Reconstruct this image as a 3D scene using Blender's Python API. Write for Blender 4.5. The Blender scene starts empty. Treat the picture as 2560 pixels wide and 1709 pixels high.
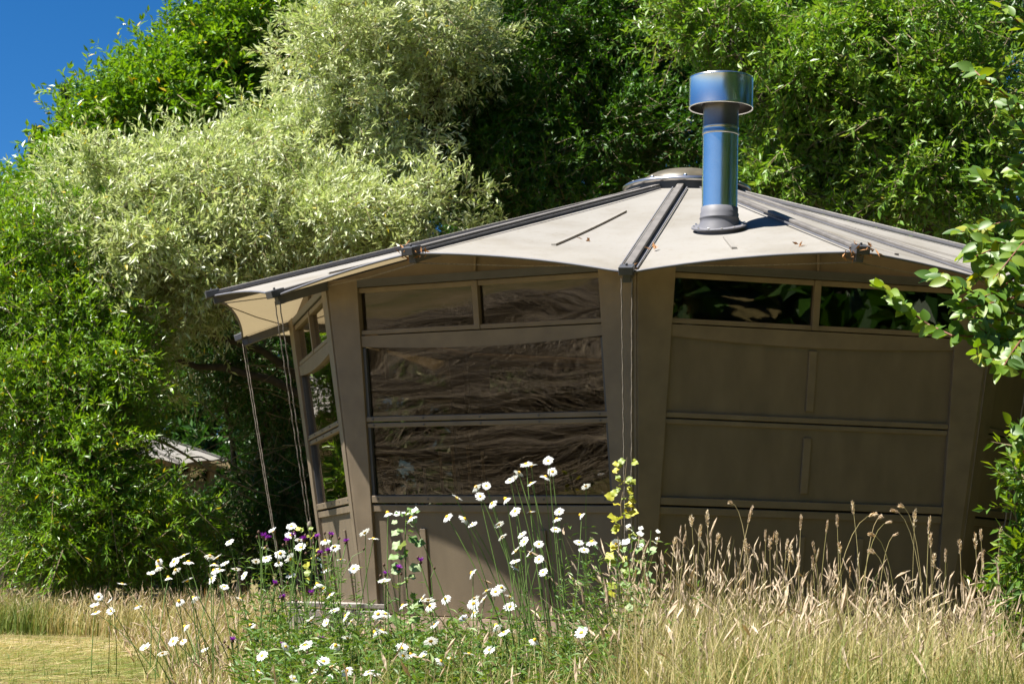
import bpy, math, random
import numpy as np
from mathutils import Vector, Matrix
random.seed(7)
RNG = np.random.default_rng(11)
PI = math.pi
scene = bpy.context.scene
COL = scene.collection

# ------------------------------------------------------------------ camera
HC = 0.6                      # camera height above the meadow
F, PITCH, ROLL = 5144.0, 0.1135, 0.0263
PW, PH = 2560.0, 1709.0
cam_d = bpy.data.cameras.new('camera'); cam = bpy.data.objects.new('camera', cam_d); COL.objects.link(cam)
cam_d.sensor_width = 36.0; cam_d.lens = F / PW * 36.0; cam_d.clip_start = 0.1; cam_d.clip_end = 3000
_r = Vector((1, 0, 0)); _u = Vector((0, -math.sin(PITCH), math.cos(PITCH))); FWD = Vector((0, math.cos(PITCH), math.sin(PITCH)))
CR = math.cos(ROLL) * _r + math.sin(ROLL) * _u; CU = -math.sin(ROLL) * _r + math.cos(ROLL) * _u
m = Matrix((CR, CU, -FWD)).transposed().to_4x4(); m.translation = Vector((0, 0, HC)); cam.matrix_world = m
cam_d.dof.use_dof = True; cam_d.dof.focus_distance = 10.5; cam_d.dof.aperture_fstop = 9.0
scene.camera = cam
def at(px, py, d):            # a point of the place at depth d, read off the photograph
    v = FWD + CR * ((px - PW / 2) / F) - CU * ((py - PH / 2) / F)
    return Vector((0, 0, HC)) + v * (d / v.y)

# ------------------------------------------------------------------ sky and sun
SUNV = Vector((0.93, 0.27, -1.705)).normalized()
w = bpy.data.worlds.new('World'); scene.world = w; w.use_nodes = True
nt = w.node_tree; nt.nodes.clear()
sky = nt.nodes.new('ShaderNodeTexSky'); sky.sky_type = 'NISHITA'; sky.sun_disc = False
sky.sun_elevation = math.asin(-SUNV.z); sky.sun_rotation = math.atan2(-SUNV.x, -SUNV.y) % (2 * PI)
sky.altitude = 300; sky.air_density = 0.60; sky.dust_density = 0.2; sky.ozone_density = 4.5
hs = nt.nodes.new('ShaderNodeHueSaturation'); hs.inputs['Saturation'].default_value = 1.30; hs.inputs['Value'].default_value = 1.0
bg = nt.nodes.new('ShaderNodeBackground'); bg.inputs['Strength'].default_value = 0.05
out = nt.nodes.new('ShaderNodeOutputWorld')
nt.links.new(sky.outputs[0], hs.inputs['Color']); nt.links.new(hs.outputs[0], bg.inputs['Color']); nt.links.new(bg.outputs[0], out.inputs['Surface'])
sl = bpy.data.lights.new('sun', 'SUN'); sl.energy = 5.0; sl.angle = math.radians(0.53); sl.color = (1.0, 0.955, 0.88)
so = bpy.data.objects.new('sun', sl); COL.objects.link(so); so.rotation_euler = SUNV.to_track_quat('-Z', 'Y').to_euler(); so.location = (-20, -5, 40)

vs = scene.view_settings
scene.display_settings.display_device = 'sRGB'
vs.view_transform = 'Standard'; vs.look = 'None'; vs.exposure = 1.5; vs.gamma = 1.0; vs.use_curve_mapping = False
scene.render.engine = 'CYCLES'
cy = scene.cycles
cy.use_denoising = True; cy.max_bounces = 7; cy.diffuse_bounces = 3; cy.glossy_bounces = 4; cy.transmission_bounces = 4; cy.transparent_max_bounces = 12
cy.caustics_reflective = False; cy.caustics_refractive = False

# ------------------------------------------------------------------ materials
def mat(name):
    M = bpy.data.materials.new(name); M.use_nodes = True
    return M, M.node_tree.nodes, M.node_tree.links
def ramp(N, stops):
    r = N.new('ShaderNodeValToRGB'); e = r.color_ramp.elements
    e[0].position, e[0].color = stops[0][0], (*stops[0][1], 1)
    e[1].position, e[1].color = stops[-1][0], (*stops[-1][1], 1)
    for p, c in stops[1:-1]:
        k = e.new(p); k.color = (*c, 1)
    return r
def plain(name, col, rough=0.6, metal=0.0, var=0.12, scale=6.0, bump=0.0, bscale=60.0, spec=0.5, stretch=None):
    M, N, L = mat(name); b = N['Principled BSDF']
    tc = N.new('ShaderNodeTexCoord'); nz = N.new('ShaderNodeTexNoise'); nz.inputs['Scale'].default_value = scale; nz.inputs['Detail'].default_value = 6
    src = tc.outputs['Object']
    if stretch:
        mp = N.new('ShaderNodeMapping'); mp.inputs['Scale'].default_value = stretch; L.new(src, mp.inputs[0]); src = mp.outputs[0]
    L.new(src, nz.inputs['Vector'])
    r = ramp(N, [(0.25, tuple(c * (1 - var) for c in col)), (0.75, tuple(min(1, c * (1 + var)) for c in col))])
    L.new(nz.outputs['Fac'], r.inputs[0]); L.new(r.outputs[0], b.inputs['Base Color'])
    b.inputs['Roughness'].default_value = rough; b.inputs['Metallic'].default_value = metal; b.inputs['Specular IOR Level'].default_value = spec
    if bump:
        n2 = N.new('ShaderNodeTexNoise'); n2.inputs['Scale'].default_value = bscale; n2.inputs['Detail'].default_value = 5; L.new(src, n2.inputs['Vector'])
        bp = N.new('ShaderNodeBump'); bp.inputs['Strength'].default_value = bump; bp.inputs['Distance'].default_value = 0.01
        L.new(n2.outputs['Fac'], bp.inputs['Height']); L.new(bp.outputs[0], b.inputs['Normal'])
    return M
def leafmat(name, stops, rough=0.42, trans=0.35, tcol=(1.25, 1.2, 0.55), spec=0.5):
    M, N, L = mat(name); b = N['Principled BSDF']; o = N['Material Output']
    a = N.new('ShaderNodeAttribute'); a.attribute_name = 'rnd'
    r = ramp(N, stops); L.new(a.outputs['Fac'], r.inputs[0]); L.new(r.outputs[0], b.inputs['Base Color'])
    b.inputs['Roughness'].default_value = rough; b.inputs['Specular IOR Level'].default_value = spec
    t = N.new('ShaderNodeBsdfTranslucent'); mx = N.new('ShaderNodeMix'); mx.data_type = 'RGBA'; mx.blend_type = 'MULTIPLY'; mx.inputs[0].default_value = 1.0
    L.new(r.outputs[0], mx.inputs[6]); mx.inputs[7].default_value = (*tcol, 1); L.new(mx.outputs[2], t.inputs['Color'])
    ms = N.new('ShaderNodeMixShader'); ms.inputs[0].default_value = trans
    L.new(b.outputs[0], ms.inputs[1]); L.new(t.outputs[0], ms.inputs[2]); L.new(ms.outputs[0], o.inputs['Surface'])
    return M
MT = {}
MT['wall'] = plain('painted_board', (0.138, 0.106, 0.067), 0.62, var=0.18, scale=5.0, bump=0.14, bscale=160, stretch=(1.6, 1.6, 0.55))
MT['trim'] = plain('painted_trim', (0.155, 0.119, 0.078), 0.55, var=0.20, scale=7.0, bump=0.08, bscale=120)
MT['dark'] = plain('dark_metal', (0.055, 0.056, 0.062), 0.45, var=0.15, scale=12)
MT['rib'] = plain('rib_cover', (0.135, 0.124, 0.114), 0.55, var=0.28, scale=9, bump=0.15, bscale=70)
MT['wood'] = plain('bare_wood', (0.36, 0.25, 0.14), 0.6, var=0.2, scale=7, stretch=(1, 1, 8))
MT['deck'] = plain('deck_timber', (0.26, 0.185, 0.135), 0.75, var=0.22, scale=8, bump=0.2, bscale=50)
MT['oldwood'] = plain('weathered_timber', (0.30, 0.27, 0.24), 0.8, var=0.25, scale=10, bump=0.25, bscale=60)
MT['rope'] = plain('rope', (0.17, 0.145, 0.115), 0.85, var=0.45, scale=90)
MT['rubber'] = plain('rubber', (0.12, 0.12, 0.135), 0.6, var=0.15, scale=12)
MT['steel'] = plain('bright_steel', (0.84, 0.82, 0.79), 0.24, metal=1.0, var=0.10, scale=5, bump=0.05, bscale=7)
MT['cap_shade'] = plain('cap_shade_steel', (0.16, 0.15, 0.16), 0.35, metal=0.8, var=0.3, scale=8)  # steel with the shade under the chimney cap put into its colour
MT['chrome'] = plain('ring_metal', (0.55, 0.53, 0.52), 0.28, metal=1.0, var=0.15, scale=10)
MT['inner'] = plain('darkening_lining', (0.045, 0.032, 0.022), 0.8, var=0.2)  # very dark tone, for sheets added to keep the interior dark
MT['straw_leaf'] = plain('dead_leaf', (0.36, 0.17, 0.06), 0.8, var=0.5, scale=60)
MT['bark'] = plain('bark', (0.060, 0.050, 0.038), 0.9, var=0.35, scale=14, bump=0.5, bscale=40)
MT['twig'] = plain('twig', (0.20, 0.15, 0.085), 0.8, var=0.35, scale=20)
MT['redtwig'] = plain('red_twig', (0.17, 0.065, 0.04), 0.6, var=0.3, scale=30)
MT['paint_white'] = plain('white_paint', (0.62, 0.58, 0.52), 0.5, var=0.1)
# fabric roof
def fabric():
    M, N, L = mat('roof_canvas'); b = N['Principled BSDF']; o = N['Material Output']
    tc = N.new('ShaderNodeTexCoord')
    n1 = N.new('ShaderNodeTexNoise'); n1.inputs['Scale'].default_value = 1.6; n1.inputs['Detail'].default_value = 8; n1.inputs['Roughness'].default_value = 0.62
    L.new(tc.outputs['Object'], n1.inputs['Vector'])
    r = ramp(N, [(0.25, (0.225, 0.205, 0.172)), (0.5, (0.295, 0.280, 0.255)), (0.72, (0.325, 0.312, 0.292))])
    L.new(n1.outputs['Fac'], r.inputs[0])
    n2 = N.new('ShaderNodeTexNoise'); n2.inputs['Scale'].default_value = 34; n2.inputs['Detail'].default_value = 4; L.new(tc.outputs['Object'], n2.inputs['Vector'])
    r2 = ramp(N, [(0.60, (1, 1, 1)), (0.74, (0.72, 0.64, 0.52))]); L.new(n2.outputs['Fac'], r2.inputs[0])
    mx = N.new('ShaderNodeMix'); mx.data_type = 'RGBA'; mx.blend_type = 'MULTIPLY'; mx.inputs[0].default_value = 0.6
    L.new(r.outputs[0], mx.inputs[6]); L.new(r2.outputs[0], mx.inputs[7]); L.new(mx.outputs[2], b.inputs['Base Color'])
    b.inputs['Roughness'].default_value = 0.68; b.inputs['Specular IOR Level'].default_value = 0.3
    bp = N.new('ShaderNodeBump'); bp.inputs['Strength'].default_value = 0.06; bp.inputs['Distance'].default_value = 0.05
    L.new(n1.outputs['Fac'], bp.inputs['Height']); L.new(bp.outputs[0], b.inputs['Normal'])
    t = N.new('ShaderNodeBsdfTranslucent'); t.inputs['Color'].default_value = (0.42, 0.33, 0.19, 1)
    ms = N.new('ShaderNodeMixShader'); ms.inputs[0].default_value = 0.26
    L.new(b.outputs[0], ms.inputs[1]); L.new(t.outputs[0], ms.inputs[2]); L.new(ms.outputs[0], o.inputs['Surface'])
    return M
MT['canvas'] = fabric()
def glass():
    M, N, L = mat('clear_pane'); o = N['Material Output']; N.remove(N['Principled BSDF'])
    tc = N.new('ShaderNodeTexCoord')
    mp = N.new('ShaderNodeMapping'); mp.inputs['Scale'].default_value = (1.0, 1.0, 2.2); L.new(tc.outputs['Object'], mp.inputs[0])
    nz = N.new('ShaderNodeTexNoise'); nz.inputs['Scale'].default_value = 1.5; nz.inputs['Detail'].default_value = 0.6; L.new(mp.outputs[0], nz.inputs['Vector'])
    bp = N.new('ShaderNodeBump'); bp.inputs['Strength'].default_value = 0.045; bp.inputs['Distance'].default_value = 0.06; L.new(nz.outputs['Fac'], bp.inputs['Height'])
    tr = N.new('ShaderNodeBsdfTransparent'); tr.inputs['Color'].default_value = (0.58, 0.55, 0.50, 1)
    gl = N.new('ShaderNodeBsdfGlossy'); gl.inputs['Roughness'].default_value = 0.015; gl.inputs['Color'].default_value = (1, 0.97, 0.93, 1); L.new(bp.outputs[0], gl.inputs['Normal'])
    lw = N.new('ShaderNodeLayerWeight'); lw.inputs['Blend'].default_value = 0.5
    pw = N.new('ShaderNodeMath'); pw.operation = 'POWER'; pw.inputs[1].default_value = 4.0; L.new(lw.outputs['Facing'], pw.inputs[0])
    fr = N.new('ShaderNodeMath'); fr.operation = 'MULTIPLY_ADD'; fr.inputs[1].default_value = 0.9; fr.inputs[2].default_value = 0.065; L.new(pw.outputs[0], fr.inputs[0])
    ms = N.new('ShaderNodeMixShader'); L.new(fr.outputs[0], ms.inputs[0]); L.new(tr.outputs[0], ms.inputs[1]); L.new(gl.outputs[0], ms.inputs[2])
    L.new(ms.outputs[0], o.inputs['Surface'])
    return M
MT['glass'] = glass()
def domemat():
    M, N, L = mat('tinted_dome'); b = N['Principled BSDF']
    b.inputs['Base Color'].default_value = (0.20, 0.175, 0.12, 1); b.inputs['Roughness'].default_value = 0.42; b.inputs['Coat Weight'].default_value = 0.1
    tc = N.new('ShaderNodeTexCoord'); nz = N.new('ShaderNodeTexNoise'); nz.inputs['Scale'].default_value = 9; nz.inputs['Detail'].default_value = 6; L.new(tc.outputs['Object'], nz.inputs['Vector'])
    r = ramp(N, [(0.3, (0.06, 0.05, 0.028)), (0.75, (0.12, 0.10, 0.065))]); L.new(nz.outputs['Fac'], r.inputs[0]); L.new(r.outputs[0], b.inputs['Base Color'])
    return M
MT['dome'] = domemat()
MT['silver'] = leafmat('silver_willow_leaf', [(0.0, (0.22, 0.31, 0.07)), (0.3, (0.39, 0.47, 0.17)), (0.65, (0.59, 0.63, 0.39)), (0.93, (0.76, 0.78, 0.63)), (1.0, (0.58, 0.46, 0.06))], rough=0.45, trans=0.30, tcol=(1.05, 1.1, 0.65), spec=0.7)
MT['green'] = leafmat('green_leaf', [(0.0, (0.055, 0.150, 0.006)), (0.5, (0.115, 0.255, 0.010)), (0.92, (0.20, 0.35, 0.03)), (1.0, (0.50, 0.38, 0.02))], rough=0.36, trans=0.36, tcol=(1.6, 1.35, 0.35))
MT['willow'] = leafmat('willow_leaf', [(0.0, (0.065, 0.165, 0.007)), (0.5, (0.135, 0.275, 0.014)), (0.95, (0.25, 0.38, 0.04)), (1.0, (0.50, 0.40, 0.02))], rough=0.38, trans=0.36, tcol=(1.5, 1.35, 0.4))
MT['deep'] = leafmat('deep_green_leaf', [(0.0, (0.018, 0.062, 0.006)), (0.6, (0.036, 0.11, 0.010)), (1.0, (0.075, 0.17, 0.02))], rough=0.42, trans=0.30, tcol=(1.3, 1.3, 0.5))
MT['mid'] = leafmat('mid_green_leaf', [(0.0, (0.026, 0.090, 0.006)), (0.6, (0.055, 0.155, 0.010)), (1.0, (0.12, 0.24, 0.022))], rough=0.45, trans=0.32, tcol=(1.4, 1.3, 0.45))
MT['pale'] = leafmat('pale_green_leaf', [(0.0, (0.07, 0.17, 0.012)), (0.5, (0.135, 0.27, 0.020)), (0.93, (0.28, 0.37, 0.09)), (1.0, (0.36, 0.34, 0.14))], rough=0.42, trans=0.34, tcol=(1.4, 1.3, 0.5))
MT['near'] = leafmat('shrub_leaf', [(0.0, (0.05, 0.13, 0.02)), (0.5, (0.10, 0.20, 0.015)), (0.86, (0.20, 0.29, 0.02)), (0.93, (0.30, 0.32, 0.03)), (1.0, (0.55, 0.42, 0.02))], rough=0.45, trans=0.42, tcol=(1.5, 1.3, 0.35))
MT['fir'] = leafmat('fir_needle', [(0.0, (0.05, 0.09, 0.03)), (1.0, (0.09, 0.14, 0.05))], rough=0.6, trans=0.1)
MT['grass'] = leafmat('meadow_grass', [(0.0, (0.10, 0.17, 0.025)), (0.3, (0.24, 0.27, 0.07)), (0.55, (0.42, 0.37, 0.15)), (0.8, (0.54, 0.44, 0.23)), (1.0, (0.60, 0.47, 0.33))], rough=0.6, trans=0.32, tcol=(1.1, 1.05, 0.7), spec=0.3)
MT['seed'] = leafmat('seed_head', [(0.0, (0.42, 0.32, 0.21)), (0.5, (0.58, 0.46, 0.33)), (0.85, (0.70, 0.60, 0.43)), (1.0, (0.50, 0.28, 0.10))], rough=0.75, trans=0.3, tcol=(1.1, 1.0, 0.8), spec=0.2)
MT['herb'] = leafmat('herb_leaf', [(0.0, (0.05, 0.12, 0.02)), (0.6, (0.10, 0.20, 0.035)), (1.0, (0.22, 0.30, 0.07))], rough=0.5, trans=0.32, tcol=(1.4, 1.25, 0.4))
MT['stem'] = leafmat('flower_stem', [(0.0, (0.10, 0.17, 0.03)), (1.0, (0.30, 0.30, 0.08))], rough=0.6, trans=0.05)
MT['petal'] = leafmat('white_petal', [(0.0, (0.78, 0.79, 0.78)), (1.0, (0.84, 0.84, 0.82))], rough=0.6, trans=0.35, tcol=(1, 1, 0.96), spec=0.2)
MT['disc'] = plain('daisy_disc', (0.72, 0.42, 0.012), 0.7, var=0.25, scale=300)
MT['purple'] = leafmat('knapweed_floret', [(0.0, (0.20, 0.02, 0.30)), (1.0, (0.42, 0.06, 0.50))], rough=0.6, trans=0.3, tcol=(1.1, 0.9, 1.2), spec=0.2)
MT['bud'] = plain('bud_scale', (0.09, 0.045, 0.028), 0.8, var=0.4, scale=200)
MT['vine'] = leafmat('vine_leaf', [(0.0, (0.16, 0.24, 0.04)), (0.4, (0.34, 0.38, 0.05)), (0.75, (0.55, 0.46, 0.04)), (1.0, (0.50, 0.42, 0.20))], rough=0.5, trans=0.35, tcol=(1.2, 1.1, 0.5))
MT['poplar'] = leafmat('felted_leaf', [(0.0, (0.10, 0.20, 0.05)), (0.6, (0.22, 0.32, 0.10)), (0.85, (0.55, 0.57, 0.52)), (1.0, (0.70, 0.71, 0.66))], rough=0.6, trans=0.3)
def groundmat(name, stops, scale, fine=90):
    M, N, L = mat(name); b = N['Principled BSDF']; tc = N.new('ShaderNodeTexCoord')
    n1 = N.new('ShaderNodeTexNoise'); n1.inputs['Scale'].default_value = scale; n1.inputs['Detail'].default_value = 10; n1.inputs['Roughness'].default_value = 0.68; L.new(tc.outputs['Object'], n1.inputs['Vector'])
    r = ramp(N, stops); L.new(n1.outputs['Fac'], r.inputs[0]); L.new(r.outputs[0], b.inputs['Base Color'])
    n2 = N.new('ShaderNodeTexNoise'); n2.inputs['Scale'].default_value = fine; n2.inputs['Detail'].default_value = 6; L.new(tc.outputs['Object'], n2.inputs['Vector'])
    bp = N.new('ShaderNodeBump'); bp.inputs['Strength'].default_value = 0.7; bp.inputs['Distance'].default_value = 0.03; L.new(n2.outputs['Fac'], bp.inputs['Height']); L.new(bp.outputs[0], b.inputs['Normal'])
    b.inputs['Roughness'].default_value = 0.95; b.inputs['Specular IOR Level'].default_value = 0.1
    return M
MT['ground'] = groundmat('dry_meadow_soil', [(0.3, (0.10, 0.085, 0.035)), (0.5, (0.19, 0.155, 0.065)), (0.7, (0.26, 0.21, 0.10))], 1.3)
MT['lawn'] = groundmat('mown_dry_grass', [(0.3, (0.09, 0.10, 0.03)), (0.48, (0.17, 0.135, 0.055)), (0.68, (0.25, 0.19, 0.10))], 1.1)

# ------------------------------------------------------------------ mesh helpers
class MB:
    def __init__(s): s.v = []; s.f = []
    def add(s, vs, fs):
        o = len(s.v); s.v += [tuple(v) for v in vs]; s.f += [tuple(i + o for i in f) for f in fs]
    def hexa(s, p):                  # 8 corners: 0-3 one face, 4-7 the opposite one
        p = [Vector(q) for q in p]
        if (p[1] - p[0]).cross(p[3] - p[0]).dot(p[4] - p[0]) < 0: p = [p[0], p[3], p[2], p[1], p[4], p[7], p[6], p[5]]
        s.add(p, [(3, 2, 1, 0), (4, 5, 6, 7), (0, 1, 5, 4), (1, 2, 6, 5), (2, 3, 7, 6), (3, 0, 4, 7)])
    def box(s, c, x, y, z, sx, sy, sz):
        c = Vector(c); x, y, z = Vector(x) * sx / 2, Vector(y) * sy / 2, Vector(z) * sz / 2
        s.hexa([c - x - y - z, c + x - y - z, c + x + y - z, c - x + y - z, c - x - y + z, c + x - y + z, c + x + y + z, c - x + y + z])
    def tube(s, pts, rad, n=6, cap=True):
        pts = [Vector(p) for p in pts]; k = len(pts)
        if not hasattr(rad, '__len__'): rad = [rad] * k
        ref = Vector((0.31, 0.17, 0.93)).normalized(); vs = []
        for i, p in enumerate(pts):
            t = (pts[min(i + 1, k - 1)] - pts[max(i - 1, 0)]).normalized()
            if abs(t.dot(ref)) > 0.95: ref = Vector((0.9, 0.3, 0.1)).normalized()
            a = t.cross(ref).normalized(); b = t.cross(a)
            for j in range(n):
                an = 2 * PI * j / n; vs.append(p + (a * math.cos(an) + b * math.sin(an)) * rad[i])
        fs = [(i * n + j, i * n + (j + 1) % n, (i + 1) * n + (j + 1) % n, (i + 1) * n + j) for i in range(k - 1) for j in range(n)]
        if cap: fs += [tuple(range(n - 1, -1, -1)), tuple((k - 1) * n + j for j in range(n))]
        s.add(vs, fs)
    def lathe(s, c, prof, n=32):     # prof: (radius, z) list
        c = Vector(c); vs = [c + Vector((r * math.cos(2 * PI * j / n), r * math.sin(2 * PI * j / n), z)) for r, z in prof for j in range(n)]
        s.add(vs, [(i * n + j, i * n + (j + 1) % n, (i + 1) * n + (j + 1) % n, (i + 1) * n + j) for i in range(len(prof) - 1) for j in range(n)])
    def mesh(s, name, m, smooth=False):
        me = bpy.data.meshes.new(name); me.from_pydata(s.v, [], s.f); me.materials.append(MT[m])
        if smooth: me.polygons.foreach_set('use_smooth', [True] * len(me.polygons))
        me.update(); return me
    def build(s, name, m, parent=None, smooth=False, bevel=0.0):
        o = link(name, s.mesh(name, m, smooth), parent)
        if bevel:
            b = o.modifiers.new('bevel', 'BEVEL'); b.width = bevel; b.segments = 2; b.limit_method = 'ANGLE'
        return o
def link(name, me, parent=None):
    o = bpy.data.objects.new(name, me); COL.objects.link(o)
    if parent is not None:
        o.parent = parent; o.matrix_parent_inverse = parent.matrix_world.inverted()
    return o
def tag(o, label=None, cat=None, group=None, kind=None):
    for k, v in (('label', label), ('category', cat), ('group', group), ('kind', kind)):
        if v: o[k] = v
    return o
def thing(name, loc, label, cat, group=None):
    o = bpy.data.objects.new(name, None); COL.objects.link(o); o.location = loc; o.empty_display_size = 0.1
    o.matrix_world = Matrix.Translation(Vector(loc))
    return tag(o, label, cat, group)
def np_mesh(name, V, T, m, rnd=None, smooth=False):
    me = bpy.data.meshes.new(name); nv, nf = len(V), len(T)
    me.vertices.add(nv); me.vertices.foreach_set('co', np.ascontiguousarray(V, np.float32).ravel())
    me.loops.add(nf * 3); me.loops.foreach_set('vertex_index', np.ascontiguousarray(T, np.int32).ravel())
    me.polygons.add(nf); me.polygons.foreach_set('loop_start', np.arange(nf, dtype=np.int32) * 3)
    try: me.polygons.foreach_set('loop_total', np.full(nf, 3, np.int32))
    except Exception: pass
    if rnd is not None:
        a = me.attributes.new('rnd', 'FLOAT', 'POINT'); a.data.foreach_set('value', np.ascontiguousarray(rnd, np.float32))
    me.materials.append(MT[m]); me.update(calc_edges=True)
    me.polygons.foreach_set('use_smooth', np.full(nf, smooth, bool))
    return me
def unit(a): return a / np.maximum(np.linalg.norm(a, axis=-1, keepdims=True), 1e-9)
def kites(pos, d, n, L, W, fold=0.18, wide=0.45, curl=0.0):
    d = unit(d); s = unit(np.cross(d, n)); n = np.cross(s, d)
    L = L[:, None]; W = W[:, None]
    mid = pos + d * L * wide + n * W * fold
    V = np.stack([pos, mid - s * W * 0.5, pos + d * L - n * L * curl, mid + s * W * 0.5], 1)
    V[:, 1] += n * W * 0.0
    N_ = len(pos); b = (np.arange(N_) * 4)[:, None]
    T = np.concatenate([b + [0, 2, 1], b + [0, 3, 2]], 1).reshape(-1, 3)
    return V.reshape(-1, 3), T
def ribbons(P, Wd, side):                       # P (N,K,3) -> tapering flat blades
    N_, K, _ = P.shape; wv = np.linspace(1, 0.12, K)[None, :, None] * Wd[:, None, None] * 0.5
    A = P - side[:, None, :] * wv; B = P + side[:, None, :] * wv
    V = np.stack([A, B], 2).reshape(-1, 3); b = (np.arange(N_) * 2 * K)[:, None, None] + (np.arange(K - 1) * 2)[None, :, None]
    T = np.concatenate([b + [0, 1, 3], b + [0, 3, 2]], 2).reshape(-1, 3)
    return V, T
def merge(parts):
    Vs, Ts, Rs, o = [], [], [], 0
    for V, T, R in parts:
        Vs.append(V); Ts.append(T + o); Rs.append(R); o += len(V)
    return np.concatenate(Vs), np.concatenate(Ts), np.concatenate(Rs)

# ================================================================== ground
def sheet(name, pts, z, m, label_kind='structure'):
    mb = MB(); mb.add([(x, y, z) for x, y in pts], [tuple(range(len(pts)))]); o = mb.build(name, m); o['kind'] = label_kind; return o
sheet('ground', [(-900, -300), (900, -300), (900, 1500), (-900, 1500)], 0.0, 'ground')
lawn_pts = [(-26, -6), (-0.9, -6), (-1.1, 6.5), (-1.65, 10.2), (-2.3, 13.2), (-2.95, 16.0), (-3.3, 18.0), (-26, 18.2)]
sheet('mown_lawn', lawn_pts, 0.004, 'lawn')
def lawn_edge(y): return np.interp(y, [-6, 6.5, 10.2, 13.2, 16.0, 17.3, 17.8, 18.5], [-0.9, -1.1, -1.65, -2.3, -2.95, -3.2, -12, -30])
def in_lawn(x, y):
    edge = np.interp(y, [-6, 6.5, 10.2, 13.2, 16.0, 19.0], [-0.9, -1.1, -1.65, -2.3, -2.95, -3.5]) + 0.10 * np.sin(y * 5.1)
    return (x < edge) & (y < 17.7 + 0.25 * np.sin(x * 2.3))

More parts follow.
